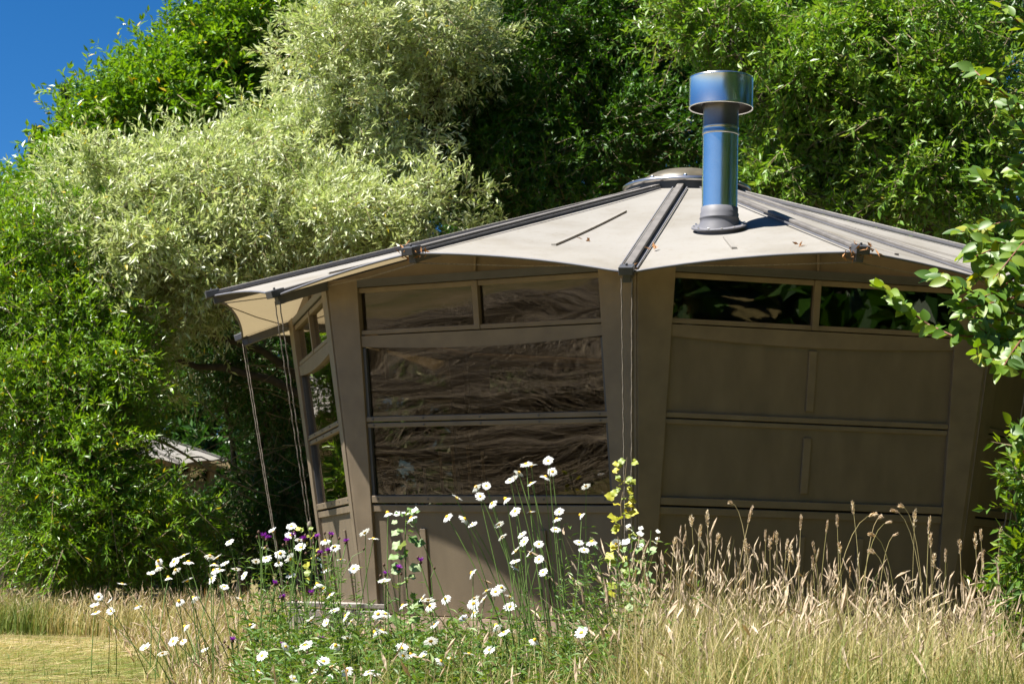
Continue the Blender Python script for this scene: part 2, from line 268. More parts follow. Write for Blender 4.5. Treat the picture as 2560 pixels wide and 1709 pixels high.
# ================================================================== the yurt
CX, CY, TH0 = 1.281, 15.2, -0.1837
ZB, ZS, ZM, ZU, ZT = 0.336, 1.055, 1.581, 2.146, 2.451
RC, ZC, RM, ZMID = 3.424, 2.370, 3.487, 2.520
RS, ZRING = 0.474, 3.512
def build_yurt(cx, cy, th0, label, full=True, name='yurt'):
    Y = thing(name, (cx, cy, 0), label, 'yurt')
    def rad(z): return 2.6886 + 0.1819 * (z - 0.6)
    def V(k, z, R=None):
        th = th0 + k * PI / 8; R = rad(z) if R is None else R
        return Vector((cx + R * math.sin(th), cy - R * math.cos(th), z))
    def bw(z): return 0.095 + (0.245 - 0.095) * (z - ZB) / (ZT - ZB)
    def nrm(k):
        a, b, c = V(k - 1, 0), V(k + 1, 0), V(k - 1, 1); n = (b - a).cross(c - a).normalized()
        return n if n.dot(Vector((cx, cy, 0)) - a) < 0 else -n
    def pp(k, s, z, o=0.0):                    # s in 0..1 between the column boards
        a, b = V(k - 1, z), V(k + 1, z); e = (b - a).normalized(); w_ = bw(z)
        return (a + e * w_).lerp(b - e * w_, s) + nrm(k) * o
    def pbox(mb, k, s0, s1, z0, z1, o0, o1):
        mb.hexa([pp(k, s0, z0, o0), pp(k, s1, z0, o0), pp(k, s1, z0, o1), pp(k, s0, z0, o1), pp(k, s0, z1, o0), pp(k, s1, z1, o0), pp(k, s1, z1, o1), pp(k, s0, z1, o1)])
    def one(nm, k, s0, s1, z0, z1, o0, o1, m, par=None, bevel=0.004):
        mb = MB(); pbox(mb, k, s0, s1, z0, z1, o0, o1); return mb.build(nm, m, par or Y, bevel=bevel if full else 0)
    # platform
    mb = MB(); top = [V(k, ZB, rad(ZB) + 0.10) for k in range(0, 16, 2)]
    mb.add([p - Vector((0, 0, 0.005)) for p in top] + [p - Vector((0, 0, 0.10)) for p in top], [tuple(range(8)), tuple(range(15, 7, -1))] + [(i, (i + 1) % 8, 8 + (i + 1) % 8, 8 + i) for i in range(8)])
    mb.build('platform', 'deck', Y)
    for k in range(0, 16, 2):
        mb = MB(); p = V(k, 0.12, rad(ZB) - 0.10); mb.box(p, (1, 0, 0), (0, 1, 0), (0, 0, 1), 0.12, 0.12, 0.245); mb.build('pile', 'oldwood', Y)
        if full:
            a, b = V(k, ZB, rad(ZB) + 0.02), V(k + 2, ZB, rad(ZB) + 0.02); e = (b - a).normalized()
            mb = MB(); mb.box((a + b) / 2 + Vector((0, 0, -0.17)), e, e.cross(Vector((0, 0, 1))), (0, 0, 1), (b - a).length - 0.02, 0.04, 0.12); mb.build('joist', 'deck', Y)
    # columns: two tapered boards, a corner strip
    for k in range(-8, 8, 2):
        C = thing_part('column', V(k, ZB), Y)
        for sgn in (-1, 1):
            kk = k + sgn; n = nrm(kk); mb = MB(); z0, z1 = ZB, ZT + 0.06
            def cb(z, wd, o):
                a = V(k, z); e = (V(k + 2 * sgn, z) - a).normalized(); return a + e * wd + n * o
            e0 = 0.006
            mb.hexa([cb(z0, e0, -0.03), cb(z0, bw(z0), -0.03), cb(z0, bw(z0), 0.028), cb(z0, e0, 0.028), cb(z1, e0, -0.03), cb(z1, bw(z1), -0.03), cb(z1, bw(z1), 0.028), cb(z1, e0, 0.028)])
            if sgn > 0: mb.f = [tuple(f) for f in mb.f]
            mb.build('board', 'trim', C, bevel=0.004 if full else 0)
        mb = MB(); mb.tube([V(k, ZB, rad(ZB) - 0.012), V(k, ZT + 0.05, rad(ZT) - 0.012)], 0.036, 8); mb.build('corner_strip', 'trim', C)
    win = (-1, -3, -5)
    for k in range(-7, 9, 2):
        glassy = k in win
        # lower wall
        one('wall_panel', k, -0.01, 1.01, ZB, ZS - 0.05, -0.03, 0.0, 'wall')
        if full:
            one('batten', k, 0.20 if glassy else 0.49, 0.225 if glassy else 0.515, ZB + 0.08, ZS - 0.16, 0.0, 0.014, 'trim')
            one('batten', k, 0.70, 0.725, ZB + 0.08, ZS - 0.16, 0.0, 0.014, 'trim')
        one('rail', k, 0.0, 1.0, ZS - 0.052, ZS - 0.006, -0.02, 0.016, 'trim')
        one('rail', k, 0.0, 1.0, ZS + 0.006, ZS + 0.052, -0.02, 0.022, 'trim')
        # middle
        r1 = one('rail', k, 0.0, 1.0, ZM + 0.004, ZM + 0.036, -0.02, 0.020, 'trim')
        r2 = one('rail', k, 0.0, 1.0, ZM - 0.034, ZM - 0.004, -0.02, 0.014, 'trim')
        if glassy:
            for z0, z1 in ((ZS + 0.052, ZM - 0.034), (ZM + 0.036, ZU - 0.085)):
                fr = thing_part('window', pp(k, 0.5, z0), Y)
                one('pane', k, 0.0, 1.0, z0, z1, -0.016, -0.012, 'glass', fr, 0)
                one('frame', k, 0.0, 0.012, z0, z1, -0.02, 0.008, 'dark', fr, 0); one('frame', k, 0.988, 1.0, z0, z1, -0.02, 0.008, 'dark', fr, 0)
            if full:
                for r_, z in ((r1, ZM + 0.021), (r2, ZM - 0.019), (None, ZS + 0.031)):
                    for s in (0.03, 0.25, 0.49, 0.73, 0.97):
                        mb = MB(); p = pp(k, s, z, 0.0225 if r_ is None or r_ is r1 else 0.0165); n = nrm(k); e = n.cross(Vector((0, 0, 1))).normalized(); mb.box(p, e, n, n.cross(e), 0.011, 0.005, 0.011)
                        mb.build('screw', 'dark', r_ or Y)
        else:
            one('wall_panel', k, -0.01, 1.01, ZS + 0.05, ZM - 0.03, -0.03, 0.0, 'wall'); one('wall_panel', k, -0.01, 1.01, ZM + 0.03, ZU - 0.07, -0.03, 0.0, 'wall')
            if full:
                one('batten', k, 0.486, 0.514, ZS + 0.10, ZM - 0.085, 0.0, 0.014, 'trim'); one('batten', k, 0.486, 0.514, ZM + 0.075, ZU - 0.125, 0.0, 0.014, 'trim')
        # header with a bowed lower edge
        mb = MB(); K = 8
        for i in range(K):
            s0, s1 = i / K, (i + 1) / K; h = lambda s: ZU - 0.075 - 0.03 * 4 * s * (1 - s)
            mb.hexa([pp(k, s0, h(s0), -0.02), pp(k, s1, h(s1), -0.02), pp(k, s1, h(s1), 0.017), pp(k, s0, h(s0), 0.017), pp(k, s0, ZU - 0.006, -0.02), pp(k, s1, ZU - 0.006, -0.02), pp(k, s1, ZU - 0.006, 0.017), pp(k, s0, ZU - 0.006, 0.017)])
        mb.build('header', 'trim', Y)
        for s0, s1 in ((0.0, 0.488), (0.512, 1.0)):
            fr = thing_part('transom_window', pp(k, s0, ZU), Y)
            one('pane', k, s0, s1, ZU + 0.03, ZT - 0.03, -0.018, -0.014, 'glass', fr, 0)
            one('frame', k, s0, s1, ZU + 0.0, ZU + 0.03, -0.03, 0.012, 'trim', fr); one('frame', k, s0, s1, ZT - 0.035, ZT, -0.03, 0.012, 'trim', fr)
        one('mullion', k, 0.488, 0.512, ZU + 0.0, ZT, -0.03, 0.018, 'trim')
        one('beam', k, -0.12, 1.12, ZT + 0.003, ZT + 0.055, -0.05, 0.026, 'dark')
        one('top_plate', k, -0.1, 1.1, ZT + 0.0, ZT + 0.06, -0.14, -0.053, 'wood')
        # gable infill up to the canvas
        mb = MB(); Rm_ = rad(ZT) * math.cos(PI / 8); zr = lambda R: 3.45 + (ZMID - 3.45) * (R - 0.44) / (RM - 0.44) - 0.03
        a, b, mid = pp(k, -0.12, ZT + 0.055, -0.012), pp(k, 1.12, ZT + 0.055, -0.012), pp(k, 0.5, ZT + 0.055, -0.012); mid.z = zr(Rm_)
        n = nrm(k) * 0.02
        mb.add([a, b, mid, a - n, b - n, mid - n], [(0, 1, 2), (5, 4, 3), (0, 3, 4, 1), (1, 4, 5, 2), (2, 5, 3, 0)]); mb.build('gable_panel', 'wall', Y)
        if full:
            mb = MB(); c = pp(k, 0.5, ZT + 0.055, 0.0); t = pp(k, 0.5, ZT + 0.055, 0.0); t.z = zr(Rm_) - 0.01
            mb.tube([c, t], 0.011, 4); mb.build('mullion', 'trim', Y)
    for k in range(-7, 9, 2):
        one('darkening_lining', k, -0.06, 1.06, ZB + 0.01, ZS - 0.06, -0.07, -0.05, 'inner', None, 0)
        if k not in win: one('darkening_lining', k, -0.06, 1.06, ZS - 0.05, ZU - 0.09, -0.07, -0.05, 'inner', None, 0)  # dark sheets added behind the walls to darken the interior
    mb = MB(); mb.add([V(k, ZB + 0.004, rad(ZB) - 0.09) for k in range(0, 16, 2)], [tuple(range(8))]); mb.build('floor', 'inner', Y)  # dark sheet over the deck, added to darken the interior
    # dark lining below the rafters, added to darken the interior
    mb = MB(); n8 = 16; vs = [V(k, 3.28, 0.42) for k in range(16)] + [V(k, ZT + 0.05, (rad(ZT) - 0.16) * (1.0 if k % 2 == 0 else math.cos(PI / 8))) for k in range(16)]
    mb.add(vs, [(i, (i + 1) % 16, 16 + (i + 1) % 16, 16 + i) for i in range(16)] + [tuple(range(16))]); mb.build('darkening_ceiling', 'inner', Y)
    # roof
    R0, Z0 = 0.44, 3.45
    def tipRZ(k): return (RC, ZC) if k % 2 == 0 else (RM, ZMID)
    def roofpt(k0, w_, t):
        (Ra, za), (Rb, zb) = tipRZ(k0), tipRZ(k0 + 1)
        a = V(k0, Z0 + (za - Z0) * t, R0 + (Ra - R0) * t); b = V(k0 + 1, Z0 + (zb - Z0) * t, R0 + (Rb - R0) * t)
        p = a.lerp(b, w_); q = 4 * w_ * (1 - w_)
        p.x += (cx - p.x) * 0.014 * q * t ** 6; p.y += (cy - p.y) * 0.014 * q * t ** 6
        p.z += 0.036 * q * t ** 6 - 0.018 * q * math.sin(PI * t)
        return p
    NT, NW = (16, 12) if full else (6, 6)
    for k in range(-8, 8):
        mb = MB(); vs = [roofpt(k, j / NW, i / NT) for i in range(NT + 1) for j in range(NW + 1)]
        th_ = Vector((0, 0, 0.004))
        f = [(i * (NW + 1) + j, (i + 1) * (NW + 1) + j, (i + 1) * (NW + 1) + j + 1, i * (NW + 1) + j + 1) for i in range(NT) for j in range(NW)]
        mb.add(vs, f); rp_ = mb.build('roof_panel', 'canvas', Y, smooth=True)
        if full:
            mb = MB(); mb.tube([roofpt(k, j / NW, 1.0) for j in range(NW + 1)], 0.008, 6); mb.build('hem', 'rubber', rp_, smooth=True)
            sd = 0.5; t0, t1 = (0.34, 0.80)
            if k == 0: t0, t1 = 0.70, 0.86
            mb = MB(); pts = [roofpt(k, sd, t0 + (t1 - t0) * i / 8) + Vector((0, 0, 0.006)) for i in range(9)]
            for i in range(8):
                a, b = pts[i], pts[i + 1]; e = (b - a).normalized(); s_ = e.cross(Vector((0, 0, 1))).normalized() * 0.016; u = Vector((0, 0, 0.007))
                mb.hexa([a - s_ - u, a + s_ - u, a + s_ + u, a - s_ + u, b - s_ - u, b + s_ - u, b + s_ + u, b - s_ + u])
            mb.build('seam_batten', 'canvas', rp_)
        (R1, z1) = tipRZ(k); a = V(k, Z0, R0); b = V(k, z1, R1 + 0.02); e = (b - a).normalized(); s_ = e.cross(Vector((0, 0, 1))).normalized(); u = s_.cross(e)
        R_ = thing_part('rib', a, Y)
        mb = MB(); mb.box((a + b) / 2 + u * 0.018, e, s_, u, (b - a).length, 0.050, 0.024); mb.build('cover', 'rib', R_, bevel=0.006 if full else 0)
        mb = MB(); mb.box((a + b) / 2 - u * 0.033, e, s_, u, (b - a).length - 0.06, 0.04, 0.06); mb.build('rafter', 'dark', R_)
        if full:
            for sg in (-1, 1):
                mb = MB(); mb.box((a + b) / 2 + u * 0.009 + s_ * sg * 0.052, e, s_, u, (b - a).length - 0.12, 0.006, 0.010); mb.build('edge_cord', 'rubber', R_)
            mb = MB(); mb.box(b + u * 0.012 - e * 0.02, e, s_, u, 0.10, 0.085, 0.05); mb.box(b - u * 0.035 - e * 0.04, e, s_, u, 0.05, 0.05, 0.06); mb.tube([b + u * 0.03 - e * 0.02, b + u * 0.052 - e * 0.02], 0.009, 6)
            mb.build('end_clamp', 'dark', R_, bevel=0.006)
    for k in (range(-7, 9, 2) if full else ()):
        for sg in (-1, 1):
            a, b = V(k, ZMID - 0.05, RM - 0.06), V(k + sg, ZT + 0.02, rad(ZT) + 0.03); mb = MB(); mb.tube([a, a.lerp(b, 0.5) - Vector((0, 0, 0.012)), b], 0.004, 5); mb.build('stay_cord', 'rope', Y)
    # skylight
    S = thing_part('skylight', (cx, cy, ZRING), Y)
    mb = MB(); mb.lathe((cx, cy, ZRING), [(0.43, -0.13), (0.46, -0.03), (0.46, -0.012)], 40); mb.build('curb', 'dark', S, smooth=True)
    mb = MB(); mb.lathe((cx, cy, ZRING), [(0.455, -0.018), (0.478, -0.012), (0.482, 0.008), (0.46, 0.022), (0.37, 0.034), (0.34, 0.034), (0.33, 0.0)], 48); mb.build('rim', 'chrome', S, smooth=True)
    mb = MB(); mb.lathe((cx, cy, ZRING), [(0.35 * math.cos(a), 0.02 + 0.135 * math.sin(a)) for a in [i * PI / 2 / 10 for i in range(11)]], 40); mb.build('dome', 'dome', S, smooth=True)
    if full:
        for i in range(10):
            an = 2 * PI * i / 10 + 0.2; mb = MB(); c = (cx + 0.415 * math.cos(an), cy + 0.415 * math.sin(an), ZRING + 0.024); mb.lathe(c, [(0.016, 0), (0.015, 0.012), (0.008, 0.02), (0.0005, 0.022)], 8); mb.build('bolt', 'steel', S)
    return Y, V, rad, pp, nrm, roofpt, one
def thing_part(name, loc, parent):
    o = bpy.data.objects.new(name, None); COL.objects.link(o); o.empty_display_size = 0.05
    o.parent = parent; o.location = Vector(loc) - parent.matrix_world.translation
    o.matrix_world = Matrix.Translation(Vector(loc)); return o
Y, V, RAD, PPT, NRM, ROOF, ONE = build_yurt(CX, CY, TH0, 'brown octagonal yurt with pale canvas roof, flared walls and steel chimney')

# chimney
ch0 = at(1798, 568, 13.0); cz = ch0.z; C = thing_part('chimney', (ch0.x, 13.0, cz), Y); cc = (ch0.x, 13.0, cz)
mb = MB()                         # flange follows the slope of the canvas
f0 = ROOF(0, 0.5, 0.6); fx = (ROOF(0, 0.6, 0.7) - ROOF(0, 0.4, 0.7)).normalized(); fn = fx.cross(ROOF(0, 0.5, 0.75) - ROOF(0, 0.5, 0.6)).normalized()
if fn.z < 0: fn = -fn
fy = fn.cross(fx)
pc = Vector(cc) + fn * 0.018
ringv = lambda r, h: [pc + fx * r * math.cos(2 * PI * j / 32) + fy * r * math.sin(2 * PI * j / 32) + fn * h for j in range(32)]
vs = ringv(0.178, -0.016) + ringv(0.178, -0.006) + ringv(0.14, -0.002); mb.add(vs, [(r * 32 + j, r * 32 + (j + 1) % 32, (r + 1) * 32 + (j + 1) % 32, (r + 1) * 32 + j) for r in range(2) for j in range(32)]); mb.add(ringv(0.14, -0.002), [tuple(range(32))])
mb.build('flange', 'rubber', C)
for j in range(0, 12):
    mb = MB(); an = 2 * PI * j / 12; p = pc + fx * 0.162 * math.cos(an) + fy * 0.162 * math.sin(an) + fn * 0.0; mb.box(p, fx, fy, fn, 0.014, 0.014, 0.012); mb.build('bolt', 'steel', C, bevel=0.003)
mb = MB(); mb.lathe(cc, [(0.15, -0.07), (0.135, -0.005), (0.126, 0.02), (0.123, 0.045), (0.127, 0.05), (0.127, 0.058), (0.122, 0.064), (0.124, 0.085), (0.119, 0.092), (0.119, 0.125), (0.113, 0.128)], 40); mb.build('boot', 'rubber', C, smooth=True)
mb = MB(); mb.lathe(cc, [(0.114, -0.1), (0.114, 0.60)], 64); mb.build('pipe', 'steel', C, smooth=True)
mb = MB(); mb.lathe(cc, [(0.1145, 0.596), (0.119, 0.600), (0.119, 0.612), (0.116, 0.616), (0.116, 0.64), (0.119, 0.645), (0.116, 0.65)], 64); mb.build('joint_band', 'chrome', C, smooth=True)
mb = MB(); mb.lathe(cc, [(0.115, 0.65), (0.113, 0.76), (0.135, 0.83)], 64); mb.build('upper_pipe', 'cap_shade', C, smooth=True)  # coloured dark to stand in for the cap's shade
mb = MB(); mb.lathe(cc, [(0.199, 0.775), (0.206, 0.770), (0.208, 0.778), (0.206, 0.785), (0.206, 0.960), (0.208, 0.966), (0.205, 0.972), (0.19, 0.978), (0.001, 1.0)], 64); mb.build('cap', 'steel', C, smooth=True)
mb = MB(); mb.lathe(cc, [(0.199, 0.775), (0.196, 0.95), (0.13, 0.80), (0.115, 0.79)], 48); mb.build('cap_lining', 'cap_shade', C, smooth=True)

# guy ropes: two strands from each drooping rib tip to the foot of the platform
for k, par in ((0, Y), (-2, Y), (-4, Y), (2, Y)):
    tip = V(k, ZC - 0.03, RC - 0.01); foot = V(k, 0.02, 2.93)
    tang = Vector((math.cos(TH0 + k * PI / 8), math.sin(TH0 + k * PI / 8), 0))
    for sg in (-1, 1):
        a = tip + tang * 0.031 * sg; b = foot + tang * 0.012 * sg
        mb = MB(); K = 60; mb.tube([a.lerp(b, i / K) + Vector((0.0018 * math.sin(i * 2.1), 0.0018 * math.cos(i * 2.1), 0)) for i in range(K + 1)], 0.0042, 5); mb.build('guy_rope', 'rope', Y)
    kp = tip.lerp(foot, 0.62); mb = MB(); mb.lathe(kp - Vector((0, 0, 0.02)), [(0.002, -0.01), (0.013, 0.0), (0.016, 0.015), (0.013, 0.035), (0.002, 0.045)], 8); mb.build('knot', 'rope', Y, smooth=True)
    mb = MB(); mb.tube([foot + Vector((0, 0, 0.06)), foot - Vector((0, 0, 0.02))], 0.012, 6); mb.build('peg', 'dark', Y)
# inside: floor flue, stove and a slatted bed end
FL = thing('stove', (CX - 0.15, 13.9, ZB), 'black stove with bright steel flue pipe inside the yurt behind panel glass', 'stove')
mb = MB(); mb.box((CX - 0.05, 14.0, ZB + 0.42), (1, 0, 0), (0, 1, 0), (0, 0, 1), 0.5, 0.45, 0.6)
for sx in (-1, 1):
    for sy in (-1, 1): mb.box((CX - 0.05 + sx * 0.2, 14.0 + sy * 0.17, ZB + 0.06), (1, 0, 0), (0, 1, 0), (0, 0, 1), 0.05, 0.05, 0.12)
mb.build('firebox', 'dark', FL, bevel=0.01)
mb = MB(); mb.lathe((CX - 0.05, 14.0, ZB + 0.72), [(0.075, 0), (0.075, 1.75)], 24); mb.build('flue_pipe', 'steel', FL, smooth=True)
BD = thing('slatted_rack', (-0.5, 13.55, ZB), 'pale wooden rack of upright slats inside the yurt behind the lower window', 'rack')
for sp_, hh, wd in ((0.05, 0.10, 0.010), (0.10, 0.13, 0.009), (0.15, 0.11, 0.012), (0.185, 0.16, 0.016), (0.25, 0.27, 0.016), (0.305, 0.31, 0.018), (0.37, 0.31, 0.018), (0.43, 0.27, 0.017)):
    a = PPT(-1, sp_, ZB + 0.02, -0.16); b = PPT(-1, sp_ + (0.008 if sp_ > 0.2 else 0.0), ZS + 0.05 + hh, -0.12); mb = MB(); mb.tube([a, b], wd * 0.62, 5); mb.build('slat', 'paint_white' if sp_ < 0.2 else 'wood', BD)
a, b = PPT(-1, 0.12, ZS + 0.24, -0.14), PPT(-1, 0.34, ZS + 0.225, -0.14); mb = MB(); mb.tube([a, b], 0.008, 5); mb.build('rail', 'paint_white', BD)

# the wooden step beside the wall
ST = thing('wooden_step', (-1.5, 13.6, 0), 'weathered low wooden step box beside the yurt wall among daisies', 'step')
sp = at(722, 1500, 13.55); sx0 = sp.x
for i, (zz, yy) in enumerate(((0.0, 13.55), (0.0, 14.05))):
    mb = MB(); mb.box((sx0 + 0.30, yy, 0.29), (1, 0, 0), (0, 1, 0), (0, 0, 1), 0.60, 0.035, 0.13); mb.build('side_board', 'oldwood', ST, bevel=0.004)
for i in range(4):
    mb = MB(); mb.box((sx0 + 0.30, 13.585 + 0.13 * i + 0.02, 0.385), (1, 0, 0), (0, 1, 0), (0, 0, 1), 0.66, 0.12, 0.03); mb.build('plank', 'oldwood', ST, bevel=0.004)
for ix in (0.03, 0.57):
    mb = MB(); mb.box((sx0 + ix, 13.80, 0.18), (1, 0, 0), (0, 1, 0), (0, 0, 1), 0.06, 0.40, 0.365); mb.build('leg', 'oldwood', ST)

# dead leaves caught on the rib tips and roof
def leaf_litter(p, n, r, label, name='dry_leaf_clump'):
    P = np.array(p) + RNG.normal(0, 1, (n, 3)) * [r, r, r * 0.45]; d = RNG.normal(0, 1, (n, 3)); nn = RNG.normal(0, 1, (n, 3))
    Vv, T = kites(P, d, nn, RNG.uniform(0.025, 0.07, n), RNG.uniform(0.008, 0.02, n)); T_ = thing(name, tuple(p), label, 'dead leaves'); o = link('leaves', np_mesh('leaves', Vv, T, 'straw_leaf'), T_); o['kind'] = 'stuff'; return T_
leaf_litter(V(1, ZMID + 0.0, RM - 0.02), 55, 0.045, 'clump of dead brown leaves hanging from rib end above solid panel')
leaf_litter(V(-1, ZMID + 0.0, RM - 0.02), 26, 0.045, 'few dead leaves and twigs caught on rib end above the large window')
leaf_litter(V(0, ZC + 0.01, RC - 0.03), 10, 0.03, 'tiny dry leaf scraps at low rib end over corner column')

for k_, w_, t_, lb in ((-1, 0.62, 0.72, 'scrap of brown leaf lying on canvas beside the seam strip'), (-1, 0.93, 0.45, 'scrap of brown leaf resting against the corner rib'), (0, 0.08, 0.8, 'scrap of brown leaf on the canvas just right of the corner rib'), (0, 0.8, 0.9, 'scrap of brown leaf on canvas below the chimney'), (1, 0.4, 0.75, 'scrap of brown leaf on the right canvas slope'), (-2, 0.8, 0.6, 'scrap of brown leaf on the left canvas slope')):
    leaf_litter(ROOF(k_, w_, t_) + Vector((0, 0, 0.008)), 5, 0.012, lb, 'leaf_scrap')
# the second yurt, beyond the trees
build_yurt(-8.4, 37.5, 0.15, 'distant pale-roofed yurt half hidden behind the green willow', full=False)

# ================================================================== trees
def crown_shoots(lobes, nclump, per, slen, nleaf, L, W, droop, up, spread=0.30, outw=0.9, fold=0.2, leafout=0.8, shell=0.55, seedcol=None):
    tot = sum(l[-1] for l in lobes); parts = []; tw = []; cl_all = []
    for (c, r, wgt) in lobes:
        n = max(3, int(nclump * wgt / tot)); c = np.array(c); r = np.array(r)
        dirs = unit(RNG.normal(0, 1, (n, 3))); rr = RNG.uniform(0, 1, (n, 1)) ** shell * RNG.uniform(0.75, 1.28, (n, 1))
        cl = c + dirs * r * rr; cl_all.append(cl)
        M_ = n * per; ci = np.repeat(np.arange(n), per)
        st = cl[ci] + RNG.normal(0, spread, (M_, 3)) * 0.45
        d = unit(unit((cl[ci] - c) / r) * outw + np.array([0, 0, up]) + RNG.normal(0, 0.75, (M_, 3)))
        Ls = slen * RNG.uniform(0.55, 1.35, M_)
        t = (np.arange(nleaf) + 0.5)[None, :] / nleaf * 0.95 + RNG.uniform(-0.03, 0.03, (M_, nleaf))
        P = st[:, None] + d[:, None] * (Ls[:, None] * t)[..., None]; P[..., 2] -= droop * (Ls[:, None] * t ** 2)
        tang = d[:, None] - np.array([0, 0, 1]) * (2 * droop * t)[..., None]
        rv = RNG.normal(0, 1, (M_, nleaf, 3)); rv -= tang * (rv * tang).sum(-1, keepdims=True) / np.maximum((tang ** 2).sum(-1, keepdims=True), 1e-6)
        ld = unit(unit(tang) * 0.75 + unit(rv) * leafout)
        ln = unit(np.array([0, 0, 1.0]) + RNG.normal(0, 0.55, (M_, nleaf, 3)))
        Q = P.reshape(-1, 3); n_ = len(Q); sc = RNG.uniform(0.6, 1.25, n_)
        Vv, T = kites(Q, ld.reshape(-1, 3), ln.reshape(-1, 3), L * sc, W * sc, fold=fold)
        clr = RNG.uniform(0, 1, n)[ci]
        rn = np.clip(0.30 * clr[:, None] + 0.72 * RNG.beta(1.6, 1.9, (M_, nleaf)), 0, 0.93); rn[RNG.uniform(0, 1, rn.shape) < 0.012] = 1.0
        parts.append((Vv, T, np.repeat(rn.reshape(-1), 4)))
        k = np.linspace(0, 1, 2)[None, :]; TP = st[:, None] + d[:, None] * (Ls[:, None] * k)[..., None]; TP[..., 2] -= droop * Ls[:, None] * k ** 2
        side = unit(np.cross(d, RNG.normal(0, 1, (M_, 3)))); tV, tT = ribbons(TP, np.full(M_, 0.010), side); tw.append((tV, tT, np.zeros(len(tV))))
    return merge(parts), merge(tw), np.concatenate(cl_all)
def limb(mb, a, b, r0, r1, bend=0.15, n=7, sides=6):
    a, b = Vector(a), Vector(b); L = (b - a).length; off = Vector(RNG.normal(0, 1, 3)) * bend * L; pts = []
    for i in range(n + 1):
        t = i / n; pts.append(a.lerp(b, t) + off * math.sin(PI * t) * 0.6 + Vector((0, 0, 0.10 * L * math.sin(PI * t))) + Vector(RNG.normal(0, 0.012 * L, 3)) * (1 if 0 < i < n else 0))
    mb.tube(pts, [r0 + (r1 - r0) * (i / n) ** 0.8 for i in range(n + 1)], sides); return pts
def tree(name, label, cat, base, lobes_px, mats, nclump, per, slen, nleaf, L, W, droop=0.1, up=0.25, trunk_r=0.16, nlimb=40, group=None, **kw):
    T_ = thing(name, base, label, cat, group); lobes = []
    for (px, py, d, rx, rz, ry, wgt) in lobes_px:
        c = at(px, py, d); s = d / F; lobes.append((tuple(c), (rx * s, ry, rz * s), wgt))
    leaf, twg, cl = crown_shoots(lobes, nclump, per, slen, nleaf, L, W, droop, up, **kw)
    o = link('crown', np_mesh('crown', leaf[0], leaf[1], mats, leaf[2]), T_); o['kind'] = 'stuff'
    o = link('twigs', np_mesh('twigs', twg[0], twg[1], 'twig'), T_); o['kind'] = 'stuff'
    cen = np.mean([l[0] for l in lobes], 0); fork = Vector((base[0] * 0.6 + cen[0] * 0.4, base[1] * 0.6 + cen[1] * 0.4, max(0.8, cen[2] * 0.45)))
    mb = MB(); limb(mb, base, fork, trunk_r, trunk_r * 0.75, 0.06, 8, 9); mb.build('trunk', 'bark', T_, smooth=True)
    mb = MB()
    for (c, r, wgt) in lobes:
        hub = Vector(c) - Vector((0, 0, r[2] * 0.25)); limb(mb, fork, hub, trunk_r * 0.55, trunk_r * 0.22, 0.10, 9, 7)
        near = cl[np.argsort(((cl - np.array(c)) ** 2).sum(1))][: max(12, len(cl) // len(lobes))]
        for q in near[RNG.permutation(len(near))[: max(3, nlimb // len(lobes))]]: limb(mb, hub, q, trunk_r * 0.17, 0.008, 0.14, 6, 5)
    mb.build('branches', 'bark', T_, smooth=True)
    return T_
G = lambda px, d: (at(px, 1400, d).x, d, 0.0)

# the silvery willow in the middle, above the roof's left side
tree('silver_willow', 'large silvery pale-leaved willow rising behind the left side of the canvas roof', 'tree', G(1050, 24.5),
     [(300, 520, 22.5, 190, 120, 1.8, 8), (540, 480, 22.8, 200, 110, 1.9, 10), (420, 640, 22.1, 220, 140, 1.6, 9), (750, 390, 23.5, 150, 110, 2.1, 9), (880, 200, 24.1, 130, 140, 2.1, 9), (990, 60, 24.5, 180, 150, 2.2, 10),
      (1130, 120, 24.9, 110, 170, 1.9, 5), (700, 560, 22.3, 260, 110, 1.6, 10), (300, 780, 22.0, 100, 120, 1.3, 5), (960, 560, 22.8, 200, 90, 1.4, 7), (880, 400, 23.7, 180, 130, 1.6, 5), (360, 900, 22.5, 90, 70, 1.0, 2), (560, 690, 22.3, 140, 70, 1.3, 4),
      (1000, -160, 25.1, 260, 160, 2.4, 5)],  # last lobe lies above the view, added to shade the trees behind
     'silver', 520, 26, 0.42, 15, 0.100, 0.024, droop=0.12, up=0.28, trunk_r=0.12, nlimb=90, fold=0.22)
# bright green tree behind it at the skyline
tree('broadleaf_tree', 'bright green broadleaf tree on the skyline behind the silvery willow', 'tree', G(800, 29),
     [(313, 346, 27, 131, 95, 1.3, 7), (443, 246, 27.4, 147, 113, 1.5, 9), (573, 166, 27.8, 157, 131, 1.6, 10), (653, 66, 28.2, 95, 104, 1.4, 7), (243, 436, 26.8, 104, 78, 1.2, 4), (533, 336, 27.4, 191, 95, 1.3, 9), (173, 496, 26.5, 95, 78, 1.0, 4)],
     'green', 640, 14, 0.42, 13, 0.105, 0.045, droop=0.06, up=0.35, trunk_r=0.2, nlimb=40, leafout=0.95)
# green willow down to the grass on the left
tree('green_willow', 'dense green willow hanging down to the dry grass beside the mown lawn', 'tree', G(170, 21.5),
     [(90, 640, 21.5, 170, 120, 1.1, 7), (60, 820, 21, 180, 150, 1.1, 8), (190, 820, 21, 110, 110, 0.9, 5), (110, 1010, 20.6, 200, 150, 1.1, 10), (260, 960, 20.8, 110, 90, 0.9, 6), (190, 1190, 20.3, 150, 150, 1.0, 10), (300, 1320, 20.3, 140, 90, 0.9, 7), (200, 1350, 20, 150, 60, 0.7, 5), (-120, 900, 21.3, 200, 300, 1.3, 8), (430, 1330, 20.8, 80, 60, 0.6, 2)],
     'willow', 880, 15, 0.40, 16, 0.078, 0.019, droop=0.30, up=0.15, trunk_r=0.2, nlimb=60)
